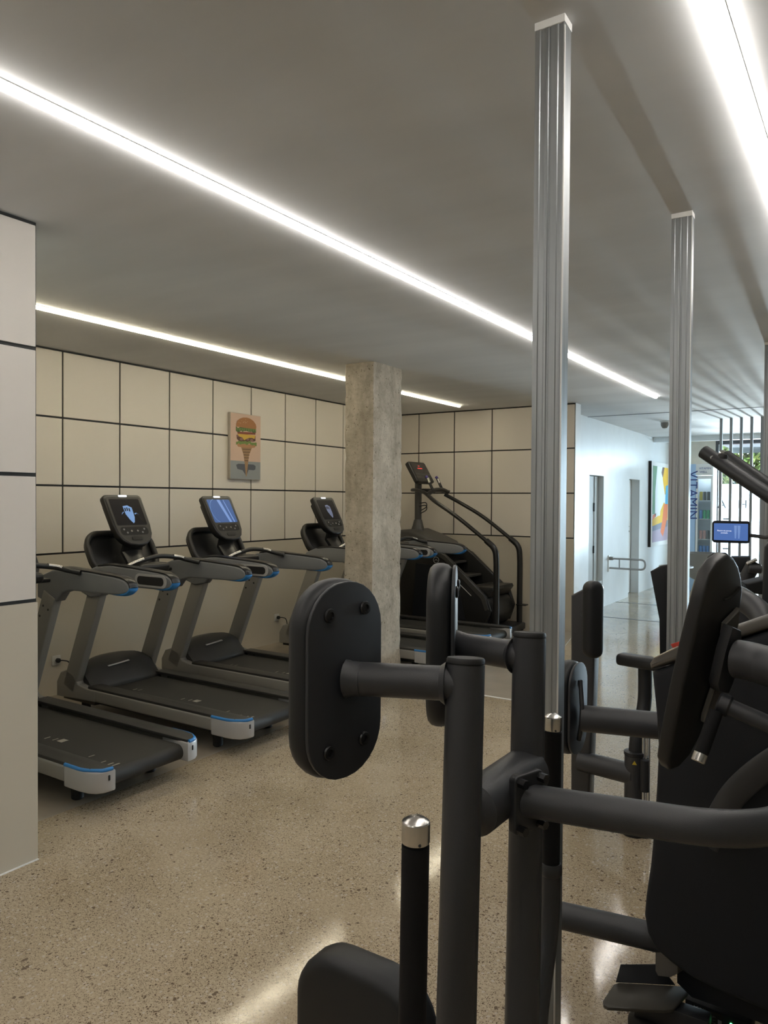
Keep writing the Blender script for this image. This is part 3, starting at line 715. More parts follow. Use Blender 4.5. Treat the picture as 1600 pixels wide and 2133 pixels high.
for k in range(14):
    x, y = random.uniform(540, 760), random.uniform(470, 560)
    paint('sesame_seed', [(x - 6, y), (x, y - 8), (x + 6, y), (x, y + 8)], 'sesame', 8)

# ================================================================== WALL SOCKETS
for y, lab in ((6.80, 'white wall socket with black plug, right of the second treadmill hood'), (3.88, 'white wall socket with black plug, low beside the near wall')):
    t = thing('wall_socket', (-5.962, y, .31), lab, 'socket', 'wall sockets')
    mk('plate', boxr(-5.963, -5.953, y - .041, y + .041, .268, .352, .003), 'socket_white', t)
    mk('well', cyl(B(), (-5.952, y, .31), .026, .004, (1, 0, 0)), 'socket_white', t)
    pl = mk('plug', cyl(B(), (-5.935, y + .005, .31), .020, .034, (1, 0, 0), bev=.005), 'rubber', t)
    mk('cord', tube(B(), spline([V((-5.92, y + .005, .31)), V((-5.89, y + .03, .31)), V((-5.87, y + .07, .285)), V((-5.86, y + .09, .18)), V((-5.86, y + .12, .01))], 6), .0055, 8), 'rubber', pl)

# ================================================================== HALL: grab bar, pictures, camera, fridge, furniture, slats
t = thing('grab_bar', (-3.6, 12.51, .62), 'grey U-shaped fold-down grab bar on the white wall between the doors', 'grab bar')
gp = fillet([V((-3.59, 12.51, .786)), V((-3.00, 12.51, .786)), V((-3.00, 12.51, .624)), V((-3.59, 12.51, .624))], .08, 8)
mk('rail', tube(B(), gp, .0165, 14), 'tread_light', t)
mk('stay', tube(B(), [V((-3.42, 12.51, .786)), V((-3.42, 12.51, .624))], .011, 10), 'tread_light', t)
mk('wall_plate', boxr(-3.6, -3.585, 12.46, 12.56, .56, .84, .004), 'white_paint', t)
mk('hinge_block', boxr(-3.59, -3.52, 12.475, 12.545, .76, .815, .006), 'tread_silver', t)

t = thing('abstract_picture', (-3.6, 15.97, .845), 'large colourful abstract print in a white frame on the white wall', 'picture')
mk('frame', boxr(-3.6, -3.545, 15.20, 16.76, .845, 2.555, .004), 'white_paint', t)
mk('frame_side', boxr(-3.6, -3.546, 15.185, 15.201, .843, 2.557), 'joint_black', t)
def ap(name, pts, m, lay): mk(name, prism(B(), [V((-3.5448 + lay * .0006, 15.20 + a * 1.56, .845 + b * 1.71)) for a, b in pts], V((.0005, 0, 0))), m, t)
ap('print_field', [(.06, .05), (.94, .05), (.94, .95), (.06, .95)], 'art_white', 0)
ap('print_patch', [(.06, .38), (.26, .38), (.30, .55), (.24, .75), (.30, .95), (.06, .95)], 'art_green', 1)
ap('print_patch', [(.60, .95), (.94, .95), (.94, .60), (.75, .62), (.62, .80)], 'art_yellow', 1)
ap('print_patch', [(.78, .50), (.94, .50), (.94, .74), (.80, .72)], 'art_blue', 2)
ap('print_patch', [(.62, .82), (.72, .95), (.60, .95), (.54, .88)], 'art_brown', 2)
ap('print_patch', [(.06, .24), (.94, .30), (.94, .46), (.70, .52), (.40, .36), (.06, .32)], 'art_yellow', 1)
ap('print_patch', [(.06, .05), (.94, .05), (.94, .22), (.06, .18)], 'art_mauve', 1)
ap('print_patch', [(.06, .18), (.94, .22), (.94, .30), (.06, .24)], 'art_grey', 2)
ap('print_patch', [(.70, .50), (.94, .50), (.92, .34), (.78, .20), (.66, .10), (.52, .16), (.62, .30)], 'art_orange', 3)
ap('print_patch', [(.20, .36), (.48, .36), (.56, .60), (.40, .66), (.52, .95), (.30, .95), (.20, .66)], 'art_white', 3)
ap('print_patch', [(.06, .31), (.24, .35), (.26, .39), (.08, .37)], 'art_orange', 3)

t = thing('security_camera', (-2.72, 12.5, CEIL), 'white dome security camera on the hall ceiling', 'camera')
mk('mount', cyl(B(), (-2.72, 12.5, CEIL - .012), .075, .024, bev=.004), 'white_paint', t)
mk('dome', lathe(B(), [(.06, 0), (.062, -.03), (.055, -.06), (.035, -.09), (0, -.10)][::-1], (-2.72, 12.5, CEIL - .024)), 'taupe', t)

t = thing('slat_screen', (-.2, 12.57, 0), 'row of grey steel slats from floor to ceiling before the windows', 'screen')
base = mk('slat', boxr(-1.908, -1.870, 12.54, 12.60, 0, CEIL), 'slat_steel', t)
for k in range(1, 22):
    o = base.copy(); COL.objects.link(o); o.parent = t; o.location = base.location + V((.1435 * k, 0, 0))

# drinks fridge
fx0, fx1, fy0, fy1, fz = -2.98, -2.46, 15.5, 15.95, 2.49
t = thing('drinks_fridge', ((fx0 + fx1) / 2, 15.7, 0), 'tall light blue drinks fridge with glass door and vertical lettering', 'fridge')
mk('cabinet', boxr(fx0, fx1, fy0 + .28, fy1, 0, fz, .01), 'white_paint', t)
mk('interior_light', boxr(fx0 + .25, fx1 - .05, fy0 + .07, fy0 + .09, 2.24, 2.262), mat('fridge_light', (1, 1, 1), .5, emit=(.8, .92, 1), estr=14), t)
mk('side_wall', boxr(fx1 - .005, fx1, fy0 + .05, fy0 + .28, 0, fz), 'fridge_blue', t)
mk('plinth', boxr(fx0 + .20, fx1 - .005, fy0 + .01, fy0 + .28, 0, .2), 'fridge_blue', t)
mk('side_print', boxr(fx0, fx0 + .20, fy0, fy0 + .28, 0, fz, .004), 'fridge_blue', t)
letters('lettering', 'VITAMIN', .235, 'print_navy', t, (fx0 + .075, fy0 - .002, 2.36), (0, 0, -1), (1, 0, 0), .003, 'LEFT', 1.05)
letters('lettering', 'VITAMIN', .055, 'print_navy', t, (-2.61, fy0 - .002, 2.385), (1, 0, 0), (0, 0, 1), .002)
letters('lettering', 'WELL', .055, 'print_navy', t, (-2.64, fy0 - .002, 2.315), (1, 0, 0), (0, 0, 1), .002)
mk('header', boxr(fx0 + .20, fx1 - .005, fy0, fy0 + .28, 2.27, fz, .004), 'white_paint', t)
dr_ = mk('door_frame', boxr(fx0 + .21, fx0 + .245, fy0, fy0 + .05, .2, 2.26), 'white_paint', t)
mk('door_stile', boxr(fx1 - .04, fx1 - .005, fy0, fy0 + .05, .2, 2.26), 'white_paint', dr_)
mk('door_head', boxr(fx0 + .245, fx1 - .04, fy0, fy0 + .05, 2.20, 2.26), 'white_paint', dr_)
mk('door_glass', boxr(fx0 + .245, fx1 - .04, fy0 + .02, fy0 + .025, .2, 2.2), 'clear_glass', dr_)
for k, (z, ms) in enumerate(((1.78, ('can_yellow', 'can_dark', 'can_dark')), (1.42, ('can_blue', 'can_green', 'can_green')), (1.02, ('can_pink', 'can_pink', 'can_dark')), (.72, ('can_blue', 'can_blue', 'can_blue')))):
    mk('shelf', boxr(fx0 + .245, fx1 - .04, fy0 + .06, fy0 + .27, z - .012, z), 'white_paint', t)
    for j, m_ in enumerate(ms):
        lbl = {1.78: 'top', 1.42: 'second', 1.02: 'third', .72: 'lowest'}[z]
        c = cyl(B(), (fx0 + .285 + j * .068, fy0 + .11, z + .085), .030, .17, bev=.006)
        side_ = ('left', 'middle', 'right')[j]
        tag(mk('drink_can', c, m_), '%s drink can on the %s fridge shelf, %s of three' % (m_.split('_')[1], lbl, side_), 'can', 'cans in the drinks fridge')

# tub chair and small table near the fridge
t = thing('tub_chair', (-2.42, 14.15, 0), 'taupe tub chair with slanted wooden legs in front of the fridge', 'chair')
sh = B()
lathe(sh, [(.14, .36), (.22, .40), (.29, .60), (.325, .84), (.30, .84), (.265, .60), (.20, .45), (0, .43)], (-2.40, 14.15, 0))
mk('shell', sh, 'taupe', t)
mk('cushion', cyl(B(), (-2.40, 14.15, .47), .22, .08, bev=.03), 'taupe', t)
for a in (45, 135, 225, 315):
    ca, sa = math.cos(math.radians(a)), math.sin(math.radians(a))
    mk('leg', tube(B(), [V((-2.40 + .12 * ca, 14.15 + .12 * sa, .42)), V((-2.40 + .26 * ca, 14.15 + .26 * sa, 0))], [.020, .013], 10), 'wood', t)
t = thing('side_table', (-2.62, 13.0, 0), 'small grey round side table beside the white hall wall', 'table')
mk('top', cyl(B(), (-2.62, 13.0, .665), .27, .025, bev=.004, n=32), 'tread_light', t)
mk('stem', cyl(B(), (-2.62, 13.0, .33), .025, .65), 'tread_light', t)
mk('foot', cyl(B(), (-2.62, 13.0, .012), .18, .024, bev=.005, n=28), 'tread_light', t)

# street: trees, awning, parked cars
def tree(x, y, h, r, label, seed):
    rnd = random.Random(seed)
    t = thing('street_tree', (x, y, -.04), label, 'tree')
    mk('trunk', tube(B(), [V((x, y, -.04)), V((x + .1, y, h * .5)), V((x, y + .1, h))], [.12, .09, .04], 8), 'trunk', t)
    bm = B()
    for k in range(5200):
        a, b, rr = rnd.uniform(0, 6.283), rnd.uniform(-1, 1), r * rnd.uniform(.5, 1) ** .5
        c = V((x + rr * math.cos(a) * math.sqrt(1 - b * b), y + rr * math.sin(a) * math.sqrt(1 - b * b), h + rr * b * .9))
        d = V((rnd.uniform(-1, 1), rnd.uniform(-1, 1), rnd.uniform(-1.2, .2))).normalized(); e = d.cross(V((rnd.random(), rnd.random(), 1))).normalized()
        vs = [bm.verts.new(c), bm.verts.new(c + d * .18 + e * .06), bm.verts.new(c + d * .40), bm.verts.new(c + d * .18 - e * .06)]
        bm.faces.new(vs)
    o = mk('foliage', bm, 'leaf', t); o['kind'] = 'stuff'
tree(-3.35, 26.8, 3.3, 1.75, 'leafy green street tree behind the front windows', 3)
t = thing('awning', (-1.6, 17.6, 2.8), 'grey awning above the front windows outside', 'awning')
mk('fabric', boxr(-2.6, 4.8, 17.3, 18.4, 2.98, 3.0), 'awning', t)
mk('valance', boxr(-2.6, 4.8, 18.38, 18.40, 2.86, 2.99), 'awning', t)
def car(x, y, label, mm):
    t = thing('parked_car', (x, y, -.04), label, 'car', 'cars parked in the street')
    prof = [(-2.1, .35), (-2.1, .85), (-1.9, .95), (-1.1, 1.02), (-.5, 1.52), (1.3, 1.56), (1.95, 1.05), (2.1, .95), (2.1, .35)]
    mk('body', prism(B(), [V((x + a, y - .85, z)) for a, z in prof], V((0, 1.7, 0)), .05, 2), mm, t)
    mk('side_window', prism(B(), [V((x + a, y - .856, z)) for a, z in ((-.95, 1.03), (-.46, 1.45), (1.2, 1.48), (1.65, 1.06))], V((0, .004, 0))), 'car_glass', t)
    for dx in (-1.3, 1.3):
        w_ = mk('wheel', cyl(B(), (x + dx, y - .80, .27), .31, .2, (0, 1, 0), 24, .03), 'rubber', t)
        mk('hub', cyl(B(), (x + dx, y - .91, .27), .19, .02, (0, 1, 0), 20), 'tread_light', w_)
car(-.4, 21.3, 'white car parked in the street behind the slats', 'car_white')
car(-4.6, 24.2, 'red car parked farther off in the street', 'red_plastic')

# ================================================================== FOREGROUND MACHINE
def line_to_z(p, q_, z):
    return p + (q_ - p) * ((z - p.z) / (q_.z - p.z))
A1, A2 = at(970, 1384, 1.35), at(951, 2100, 1.29)
B1, B2 = at(1103, 1329, 1.585), at(1088, 2100, 1.51)
A0, B0 = line_to_z(A1, A2, .08), line_to_z(B1, B2, .08)
t = thing('strength_machine', ((A0.x + B0.x) / 2, (A0.y + B0.y) / 2, 0), 'dark grey machine in front with two pad arms on twin posts and silver-capped handles', 'gym machine')
def post_tip(p, d, r, parent):
    mk('end_cap', lathe(B(), [(r * .95, 0), (r * .95, .002), (r * 1.0, .003), (r * 1.0, .009), (r * .94, .0125), (0, .0135)], p, d, 28), 'rubber', parent)
for p1, p0, rr in ((A1, A0, .0352), (B1, B0, .0352)):
    pst = mk('post', tube(B(), [p0, p1], rr, 32), 'frame_grey', t)
    post_tip(p1, (p1 - p0), rr, pst)
# cross tube between the posts and the bolted arm leading right
zc = 1.172
ca, cb = line_to_z(A1, A2, zc), line_to_z(B1, B2, zc)
mk('cross_tube', tube(B(), [ca + (cb - ca).normalized() * k for k in (.012, .030, .045, (cb - ca).length)], [.030, .036, .0485, .050], 32), 'frame_grey', t)
mid = at(1062, 1642, 1.435); mid.z = zc
fl_n = V((.93, -.36, 0)).normalized()
fpl = mk('flange', frame_pad(mid + fl_n * .052, V((0, 0, 1)), fl_n, .078, .112, .012, .018, .004), 'frame_dark', t)
for a, b in ((-.027, .044), (.027, .044), (-.027, -.044), (.027, -.044)):
    mk('bolt', cyl(B(), mid + fl_n * .060 + V((-fl_n.y, fl_n.x, 0)) * a + V((0, 0, b)), .009, .018, fl_n, 6), 'bolt_black', fpl)
arm_pts = fillet([mid + fl_n * .035, at(1545, 1737, 1.22), at(1680, 1700, 1.36), at(1900, 1640, 1.75)], .16, 12)
big_arm = mk('linking_arm', tube(B(), arm_pts, .0308, 28), 'frame_grey', t)
ep = arm_pts[-1]
mk('far_post', tube(B(), [V((ep.x, ep.y, .08)), V((ep.x, ep.y, ep.z + .06))], .04, 24), 'frame_grey', t)
# pad arms
def pad_arm(post_pt, plate_c, nrm, w, h, z_up):
    n_ = V((math.cos(nrm), math.sin(nrm), 0)); u_ = V((0, 0, 1)); v_ = u_.cross(n_)
    ar = mk('pad_arm', tube(B(), [post_pt, plate_c - n_ * .004], .0315, 28), 'frame_grey', t)
    d = (plate_c - post_pt).normalized()
    mk('weld', tube(B(), [post_pt + d * .034, post_pt + d * .044], [.040, .033], 28), 'frame_grey', ar)
    mk('weld', tube(B(), [plate_c - d * .030, plate_c - d * .010, plate_c], [.0318, .0330, .0365], 28), 'frame_grey', ar)
    pc = V(plate_c); pc.z = z_up
    pl = mk('pad_plate', frame_pad(pc, u_, n_, w, h, w * .47, .008, .002), 'pad_plate', t)
    for a_, b_ in ((-.047, .127), (.047, .132), (-.047, -.127), (.047, -.122)):
        bl = mk('bolt', lathe(B(), [(.0125, -.001), (.0135, .003), (.012, .006), (.0075, .0065), (.0065, .003), (0, .003)], pc + v_ * a_ + u_ * b_, n_, 20), 'bolt_black', pl)
    mk('cushion', frame_pad(pc - n_ * .0085, u_, n_, w + .006, h + .008, w * .48, .055, .022), 'vinyl_black', t)
PA = at(722, 1413, 1.40); PAh = at(722, 1416, 1.40)
pad_arm(line_to_z(A1, A2, at(940, 1424, 1.35).z), PA, math.radians(-9), .196, .372, PAh.z)
PB = at(950, 1345, 1.71)
pad_arm(line_to_z(B1, B2, at(1080, 1368, 1.585).z), PB, math.radians(25.2), .196, .366, at(950, 1342, 1.71).z)
# handles
def handle(top, low, bend, end, r, ring_at):
    d = (top - low).normalized()
    h = mk('handle_stem', tube(B(), fillet([low + (top - low) * ring_at, low, bend, end], .22, 12), r * 1.12, 24), 'frame_grey', t)
    mk('grip', tube(B(), [low + (top - low) * ring_at, top - d * .034], r, 24), 'foam_grip', t)
    mk('handle_cap', lathe(B(), [(r * .985, -.030), (r * 1.02, -.028), (r * 1.02, 0), (r * .97, .002), (r * .60, .0070), (r * .25, .0095), (0, .0100)], top, d, 28), 'aluminium', t, 24)
    mk('cap_hole', cyl(B(), top - d * .027 + (CAM - top).normalized().cross(d).normalized() * (-r * .30) + ((CAM - top) - d * (CAM - top).dot(d)).normalized() * (r * .93), .0022, .004, (CAM - top)), 'joint_black', t)
    mk('collar', lathe(B(), [(r * 1.05, -.016), (r * 1.28, -.010), (r * 1.28, .006), (r * 1.12, .014)], low + (top - low) * ring_at, d, 28), 'frame_grey', t)
handle(at(866.5, 1712, 1.10), at(857, 2100, 1.10) + V((0, 0, -.20)), at(857, 2100, 1.10) + V((0, .02, -.52)), V((A0.x, A0.y, .30)), .0208, .0)
handle(at(1152.5, 1494, 1.73), at(1146, 1925, 1.715), at(1124, 2080, 1.66), V((B0.x, B0.y, .34)), .0200, .267)
# seat bolster in front of the pads
mk('lower_pad', frame_pad(V((-.878, 1.245, .565)), V((0, 0, 1)), V((0, -1, 0)), .325, .395, .11, .09, .026), 'vinyl_black', t)
mk('pad_post', boxr(-.91, -.83, 1.25, 1.33, .06, .52, .01), 'frame_grey', t)
mk('base_frame', boxr(-1.0, A0.x + .05, A0.y + .10, A0.y + .18, .02, .10, .01), 'frame_grey', t)
mk('base_frame', boxr(A0.x - .05, A0.x + .05, .70, 1.75, .02, .12, .012), 'frame_grey', t)
mk('base_frame', boxr(A0.x, ep.x + .04, ep.y - .06, ep.y + .06, .02, .10, .01), 'frame_grey', t)
mk('base_frame', boxr(A0.x - .05, A0.x + .05, 1.0, ep.y + .06, .02, .09, .01), 'frame_grey', t)
for x, y in ((-.95, A0.y + .14), (A0.x, .74), (A0.x, 1.70), (ep.x, ep.y)):
    mk('floor_foot', cyl(B(), (x, y, .011), .05, .022, bev=.004), 'rubber', t)

# ================================================================== TOWER MACHINE WITH THE LARGE TILTED PAD
P1 = at(1365, 1985, 2.38); P2 = at(1600, 2115, 2.09)
hd = (P2 - P1); hd.z = 0; hd.normalize(); tn = V((hd.y, -hd.x, 0))
if tn.dot(CAM - P1) < 0: tn = -tn
def tw(px, py, off=0.0): return onp(px, py, P1 + tn * off, tn)
t = M2 = thing('strength_machine', (P1.x + .4, P1.y + .1, 0), 'machine with tall black tower and large tilted pad at the right edge', 'gym machine')
out = [(1353, 1399), (1362, 1490), (1366, 1560), (1362, 1640), (1357, 1720), (1350, 1800), (1340, 1868), (1337, 1905), (1344, 1945), (1362, 1980), (1400, 2013), (1440, 2042), (1500, 2072), (1600, 2113), (1800, 2190), (1800, 1270), (1700, 1288), (1600, 1312), (1500, 1345), (1420, 1375)]
mk('tower', prism(B(), [tw(x, y) for x, y in out], -tn * .36, .025, 4), 'tower_black', t, 50)
cap = [(1354, 1394), (1351, 1382), (1358, 1371), (1376, 1362), (1413, 1345), (1500, 1312), (1600, 1278), (1800, 1232), (1800, 1262), (1600, 1308), (1500, 1341), (1420, 1371)]
mk('tower_cover', prism(B(), [tw(x, y, .002) for x, y in cap], -tn * .36, .012, 3), 'satin_taupe', t, 50)
mk('cover_trim', tube(B(), [tw(1362, 1371, .004), tw(1413, 1347, .004)], .0025, 6), 'aluminium', t)
mk('release_tab', prism(B(), [tw(x, y, -.1) for x, y in ((1396, 1342), (1450, 1324), (1450, 1352), (1406, 1360))], -tn * .05, .004, 2), 'red_plastic', t)
mk('base_leg', prism(B(), [tw(x, y, -.05) for x, y in ((1364, 1960), (1364, 2022), (1370, 2034), (1394, 2037), (1412, 2028), (1412, 1960))], -tn * .10, .006, 2), 'satin_taupe', t)
mk('tower_shade_block', prism(B(), [tw(x, y, -.10) for x, y in ((1408, 1975), (1408, 2048), (1440, 2080), (1520, 2108), (1600, 2140), (1800, 2225), (1800, 2000))], -tn * .20, .01, 2), 'tower_black', t)  # dark block added to stand for the shadow at the tower's base
mk('base_frame', boxr(P1.x + .12, P1.x + 1.1, P1.y + .40, P1.y + .50, .04, .16, .01), 'frame_dark', t)
for dx in (.16, 1.0): mk('floor_foot', cyl(B(), (P1.x + dx, P1.y + .45, .021), .05, .042, bev=.006), 'rubber', t)
for dx in (.35, .85): mk('support', boxr(P1.x + dx, P1.x + dx + .08, P1.y + .20, P1.y + .48, .10, .40, .01), 'frame_dark', t)
# low tube leaving the tower to the left and its foot
l1, l2 = at(1120, 1888, 2.62), at(1400, 1968, 2.44); l1.z = l2.z = (l1.z + l2.z) / 2
mk('low_tube', tube(B(), [l1, l2], .0445, 28), 'frame_grey', t)
mk('low_post', tube(B(), [V((l1.x, l1.y, .02)), V((l1.x, l1.y, l1.z + .03))], .040, 24), 'frame_grey', t)
mk('floor_foot', cyl(B(), (l1.x, l1.y, .011), .05, .022, bev=.004), 'rubber', t)
# foot plate
zt = .135
def fp(px, py, z=zt):
    d = ray(px, py); return CAM + d * ((z - CAM.z) / d.z)
ft = mk('foot_plate', prism(B(), [fp(*p) for p in ((1256, 2083), (1257, 2092), (1266, 2098), (1300, 2100), (1385, 2104), (1402, 2102), (1432, 2070), (1436, 2058), (1432, 2054), (1290, 2046), (1278, 2050))], V((0, 0, -.012)), .004, 2), mat('plate_brown', (.050, .045, .037), .42), t)
mk('foot_stop', prism(B(), [fp(1282, 2047), fp(1406, 2053), fp(1372, 2031, zt + .01) + V((0, 0, .035)), fp(1292, 2032, zt + .01) + V((0, 0, .035))], V((.0, .008, .0)), .002, 1), 'frame_dark', ft)
bp_ = fp(1340, 2072)
mk('plate_stem', boxr(bp_.x - .03, P1.x + .16, bp_.y + .0, bp_.y + .06, .05, zt - .014, .006), 'frame_dark', t)
rf = fp(1358, 2130, .03)
mk('round_foot', lathe(B(), [(.075, 0), (.075, .03), (.06, .05), (.03, .06), (0, .062)], (rf.x, rf.y, 0)), 'rubber', t)
# curved lever on the tower
lev = spline([tw(1640, 1568, .05), tw(1575, 1612, .05), tw(1525, 1660, .05), tw(1492, 1715, .05), tw(1473, 1757, .05)], 6)
mk('curved_lever', tube(B(), lev, .036, 18, flat=(1, .35)), 'frame_grey', t)
# large tilted pad with its bracket
c0 = at(1462, 1388, 1.90)
tc_ = (CAM - c0); tc_.z = 0; tc_.normalize(); rt_ = V((-tc_.y, tc_.x, 0))
pn = (tc_ * math.cos(math.radians(60)) + rt_ * math.sin(math.radians(60))).normalized()
def bpq(px, py, off=0.0): return onp(px, py, c0 + pnt * off, pnt)
lean = math.radians(13)
pnt = (pn * math.cos(lean) - V((0, 0, 1)) * math.sin(lean)).normalized()
back = [(1480, 1196), (1498, 1172), (1519, 1157), (1531, 1162), (1541, 1180), (1547, 1205), (1549, 1230), (1545, 1262), (1538, 1300), (1525, 1350), (1508, 1410), (1488, 1470), (1462, 1530), (1438, 1575), (1415, 1600), (1398, 1606), (1392, 1590), (1400, 1540), (1418, 1450), (1440, 1350), (1462, 1260)]
pad = mk('back_pad', prism(B(), [bpq(x, y) for x, y in back], -pnt * .038, .010, 4), 'vinyl_black', t, 60)
MATS['vinyl_charcoal'] = mat('vinyl_charcoal', (.020, .0195, .020), .42, bump=.1, bscale=500)  # even, slightly lighter black vinyl for the tilted pad
pad.data.materials[0] = MATS['vinyl_charcoal']
mk('pad_seam', tube(B(), spline([bpq(1508, 1249, .001), bpq(1525, 1242, .001), bpq(1542, 1224, .001)], 6), .004, 8), 'joint_black', pad)
brk = [(1512, 1300), (1543, 1268), (1540, 1300), (1528, 1345), (1505, 1440), (1494, 1470), (1478, 1500), (1468, 1506), (1470, 1490), (1490, 1430), (1506, 1350)]
mk('bracket_plate', prism(B(), [bpq(x, y, .016) for x, y in brk], -pnt * .014, .003, 1), 'satin_taupe', t)
blk = [(1528, 1306), (1546, 1314), (1548, 1345), (1534, 1410), (1520, 1446), (1500, 1442), (1497, 1425), (1512, 1360)]
mk('bracket_block', prism(B(), [bpq(x, y, .045) for x, y in blk], -pnt * .03, .006, 2), 'frame_grey', t)
mk('upper_tube', tube(B(), spline([at(1535, 1372, 1.86), at(1580, 1382, 1.82), at(1640, 1405, 1.78), at(1760, 1470, 1.85)], 5), .048, 24), 'frame_grey', t)
lt0, lt1 = at(1508, 1468, 1.84), at(1720, 1560, 1.72)
mk('lower_tube', tube(B(), [lt0, lt1], .021, 20), 'frame_grey', t)
mk('tube_joint', cyl(B(), lt0, .028, .03, (lt1 - lt0), 20, .004), 'frame_dark', t)
g0, g1 = at(1492, 1482, 1.82), at(1461, 1568, 1.80)
mk('lever_grip', tube(B(), [g0, g1], .0165, 20), 'foam_grip', t)
gd = (g1 - g0).normalized()
mk('grip_end', cyl(B(), g1 + gd * .012, .0172, .024, gd, 24, .002), 'aluminium', t)
mk('carrier', tube(B(), [at(1755, 1465, 1.85), V((at(1755, 1465, 1.85).x, at(1755, 1465, 1.85).y, .02))], .045, 20), 'frame_grey', t)

# power adapter on the floor behind the foot plate
pa, pb = fp(1446, 2072, .055), fp(1514, 2098, .055)
ax = (pb - pa); ax.z = 0; L_ = ax.length; ax.normalize(); ay = V((-ax.y, ax.x, 0))
if ay.dot(CAM - pa) > 0: ay = -ay
t = thing('power_adapter', ((pa + pb) / 2 * 1.0), 'black power adapter with printed label and green light on the floor', 'adapter')
t.location.z = 0; ORG[t.name] = V(t.location)
c_ = (pa + pb) / 2; c_.z = .028
R3 = Matrix((ax, ay, V((0, 0, 1)))).transposed()
mk('case', box(B(), c_ + ax * .03, (L_ + .10, .08, .056), R3, .005), 'tower_black', t)
fr = c_ - ay * .0405
lab = mk('label_sticker', box(B(), fr, (L_ * .95, .0012, .040), R3), 'screen_panel', t)
letters('lettering', 'E G Y M', .011, 'print_white' if 'print_white' in MATS else mat('print_white', (.55, .55, .53), .5), lab, fr - ay * .0012 - ax * (L_ * .42) + V((0, 0, .0105)), ax, (0, 0, 1), .0006, 'LEFT')
for k in range(7):
    mk('print_line', box(B(), fr - ay * .0010 + V((0, 0, .005 - .0035 * k)) - ax * (.006 + .002 * (k % 3)), (L_ * (.62 - .05 * (k % 3)), .0008, .0011), R3), 'print_grey', lab)
mk('print_box', box(B(), fr - ay * .0010 + ax * (L_ * .38) + V((0, 0, -.006)), (.012, .0008, .013), R3), 'print_grey', lab)
mk('status_light', lathe(B(), [(.0042, 0), (.004, .002), (0, .003)], fr + ax * (L_ * .5 + .022) + V((0, 0, .002)), -ay, 12), 'green_led', t)

# ================================================================== MACHINE BEHIND: small pads, arm rest, chrome guide rods
f1, f2 = V((-1.295, 3.98, 0)), V((-.992, 3.958, 0))
t = thing('strength_machine', (-1.15, 3.97, 0), 'dark machine with arm rest and chrome rods behind the near steel column', 'gym machine')
mk('floor_foot', cyl(B(), (f1.x, f1.y, .016), .062, .032, bev=.006, n=28), 'rubber', t)
mk('floor_foot', cyl(B(), (f2.x, f2.y, .016), .068, .032, bev=.006, n=28), 'rubber', t)
pt = at(1213, 1232, 4.06)
pp = B()
prism(pp, [V((f1.x - .045, f1.y, .03)), V((f1.x + .055, f1.y, .03)), V((pt.x + .085, f1.y, pt.z + .06)), V((pt.x - .06, f1.y, pt.z - .025))], V((0, .10, 0)), .014, 3)
mk('rear_post', pp, 'frame_grey', t)
pc = at(1238, 1291, 3.86)
up_ = V((0, 0, 1)); nn = (CAM - pc); nn.z = 0; nn.normalize(); nn = (Quaternion(V((0, 0, 1)), math.radians(35)) @ nn)
mk('head_pad', frame_pad(pc + nn * .03, up_, nn, .10, .405, .045, .085, .03), 'vinyl_black', t)
mk('pad_mount', tube(B(), [pc - nn * .03, V((f1.x, f1.y + .03, pc.z))], .02, 14), 'frame_grey', t)
c1_, c2_ = at(1215, 1593, 4.02), at(1305, 1612, 3.93)
mk('low_cross', tube(B(), [V((f1.x, f1.y + .02, c1_.z)), V((f2.x, f2.y, c1_.z))], .055, 24), 'frame_grey', t)
mk('sleeve', tube(B(), [V((f2.x, f2.y, .03)), V((f2.x, f2.y, at(1316, 1562, 3.93).z))], .050, 28), 'frame_grey', t)
mk('sleeve_rim', lathe(B(), [(.050, 0), (.054, .004), (.054, .02), (.040, .024)], (f2.x, f2.y, at(1316, 1566, 3.93).z), (0, 0, 1), 28), 'frame_dark', t)
wt = at(1316, 1583, 3.88)
dw = (CAM - wt); dw.z = 0; dw.normalize(); dv = V((-dw.y, dw.x, 0))
mk('warning_sticker', prism(B(), [V((f2.x, f2.y, wt.z)) + dw * .0505 + dv * a + V((0, 0, b)) for a, b in ((-.012, -.009), (.012, -.009), (0, .012))], dw * .001), 'can_yellow', t)
top_ = at(1344, 1378, 3.93)
ip = at(1316, 1562, 3.93)
mk('inner_post', tube(B(), fillet([V((f2.x, f2.y, ip.z - .1)), V((f2.x + .01, f2.y, ip.z + .10)), at(1344, 1470, 3.93), at(1344, 1378, 3.93)], .1, 6), .036, 24), 'frame_dark', t)
for px_, m_, r_ in ((1341, 'chrome', .012), (1351, 'chrome', .010)):
    a_, b_ = at(px_, 1530, 3.85), at(px_ - 2, 1720, 3.85)
    mk('guide_rod', tube(B(), [b_, a_], r_, 14), m_, t)
sl_a, sl_b = at(1343, 1583, 3.82), at(1343, 1648, 3.82)
mk('rod_sleeve', tube(B(), [sl_b, sl_a], .023, 18), 'frame_dark', t)
mk('rod_foot', tube(B(), [V((at(1343, 1722, 3.85).x, at(1343, 1722, 3.85).y, .0)), at(1343, 1712, 3.85)], .03, 16), 'frame_dark', t)
ar0, ar1 = at(1289, 1371, 3.95), at(1400, 1386, 3.75); ar1.z = ar0.z
dd = (ar1 - ar0).normalized(); R3 = Matrix((dd, V((-dd.y, dd.x, 0)), V((0, 0, 1)))).transposed()
mk('arm_rest', box(B(), (ar0 + ar1) / 2, ((ar1 - ar0).length, .09, .062), R3, .02, 3), 'vinyl_black', t)
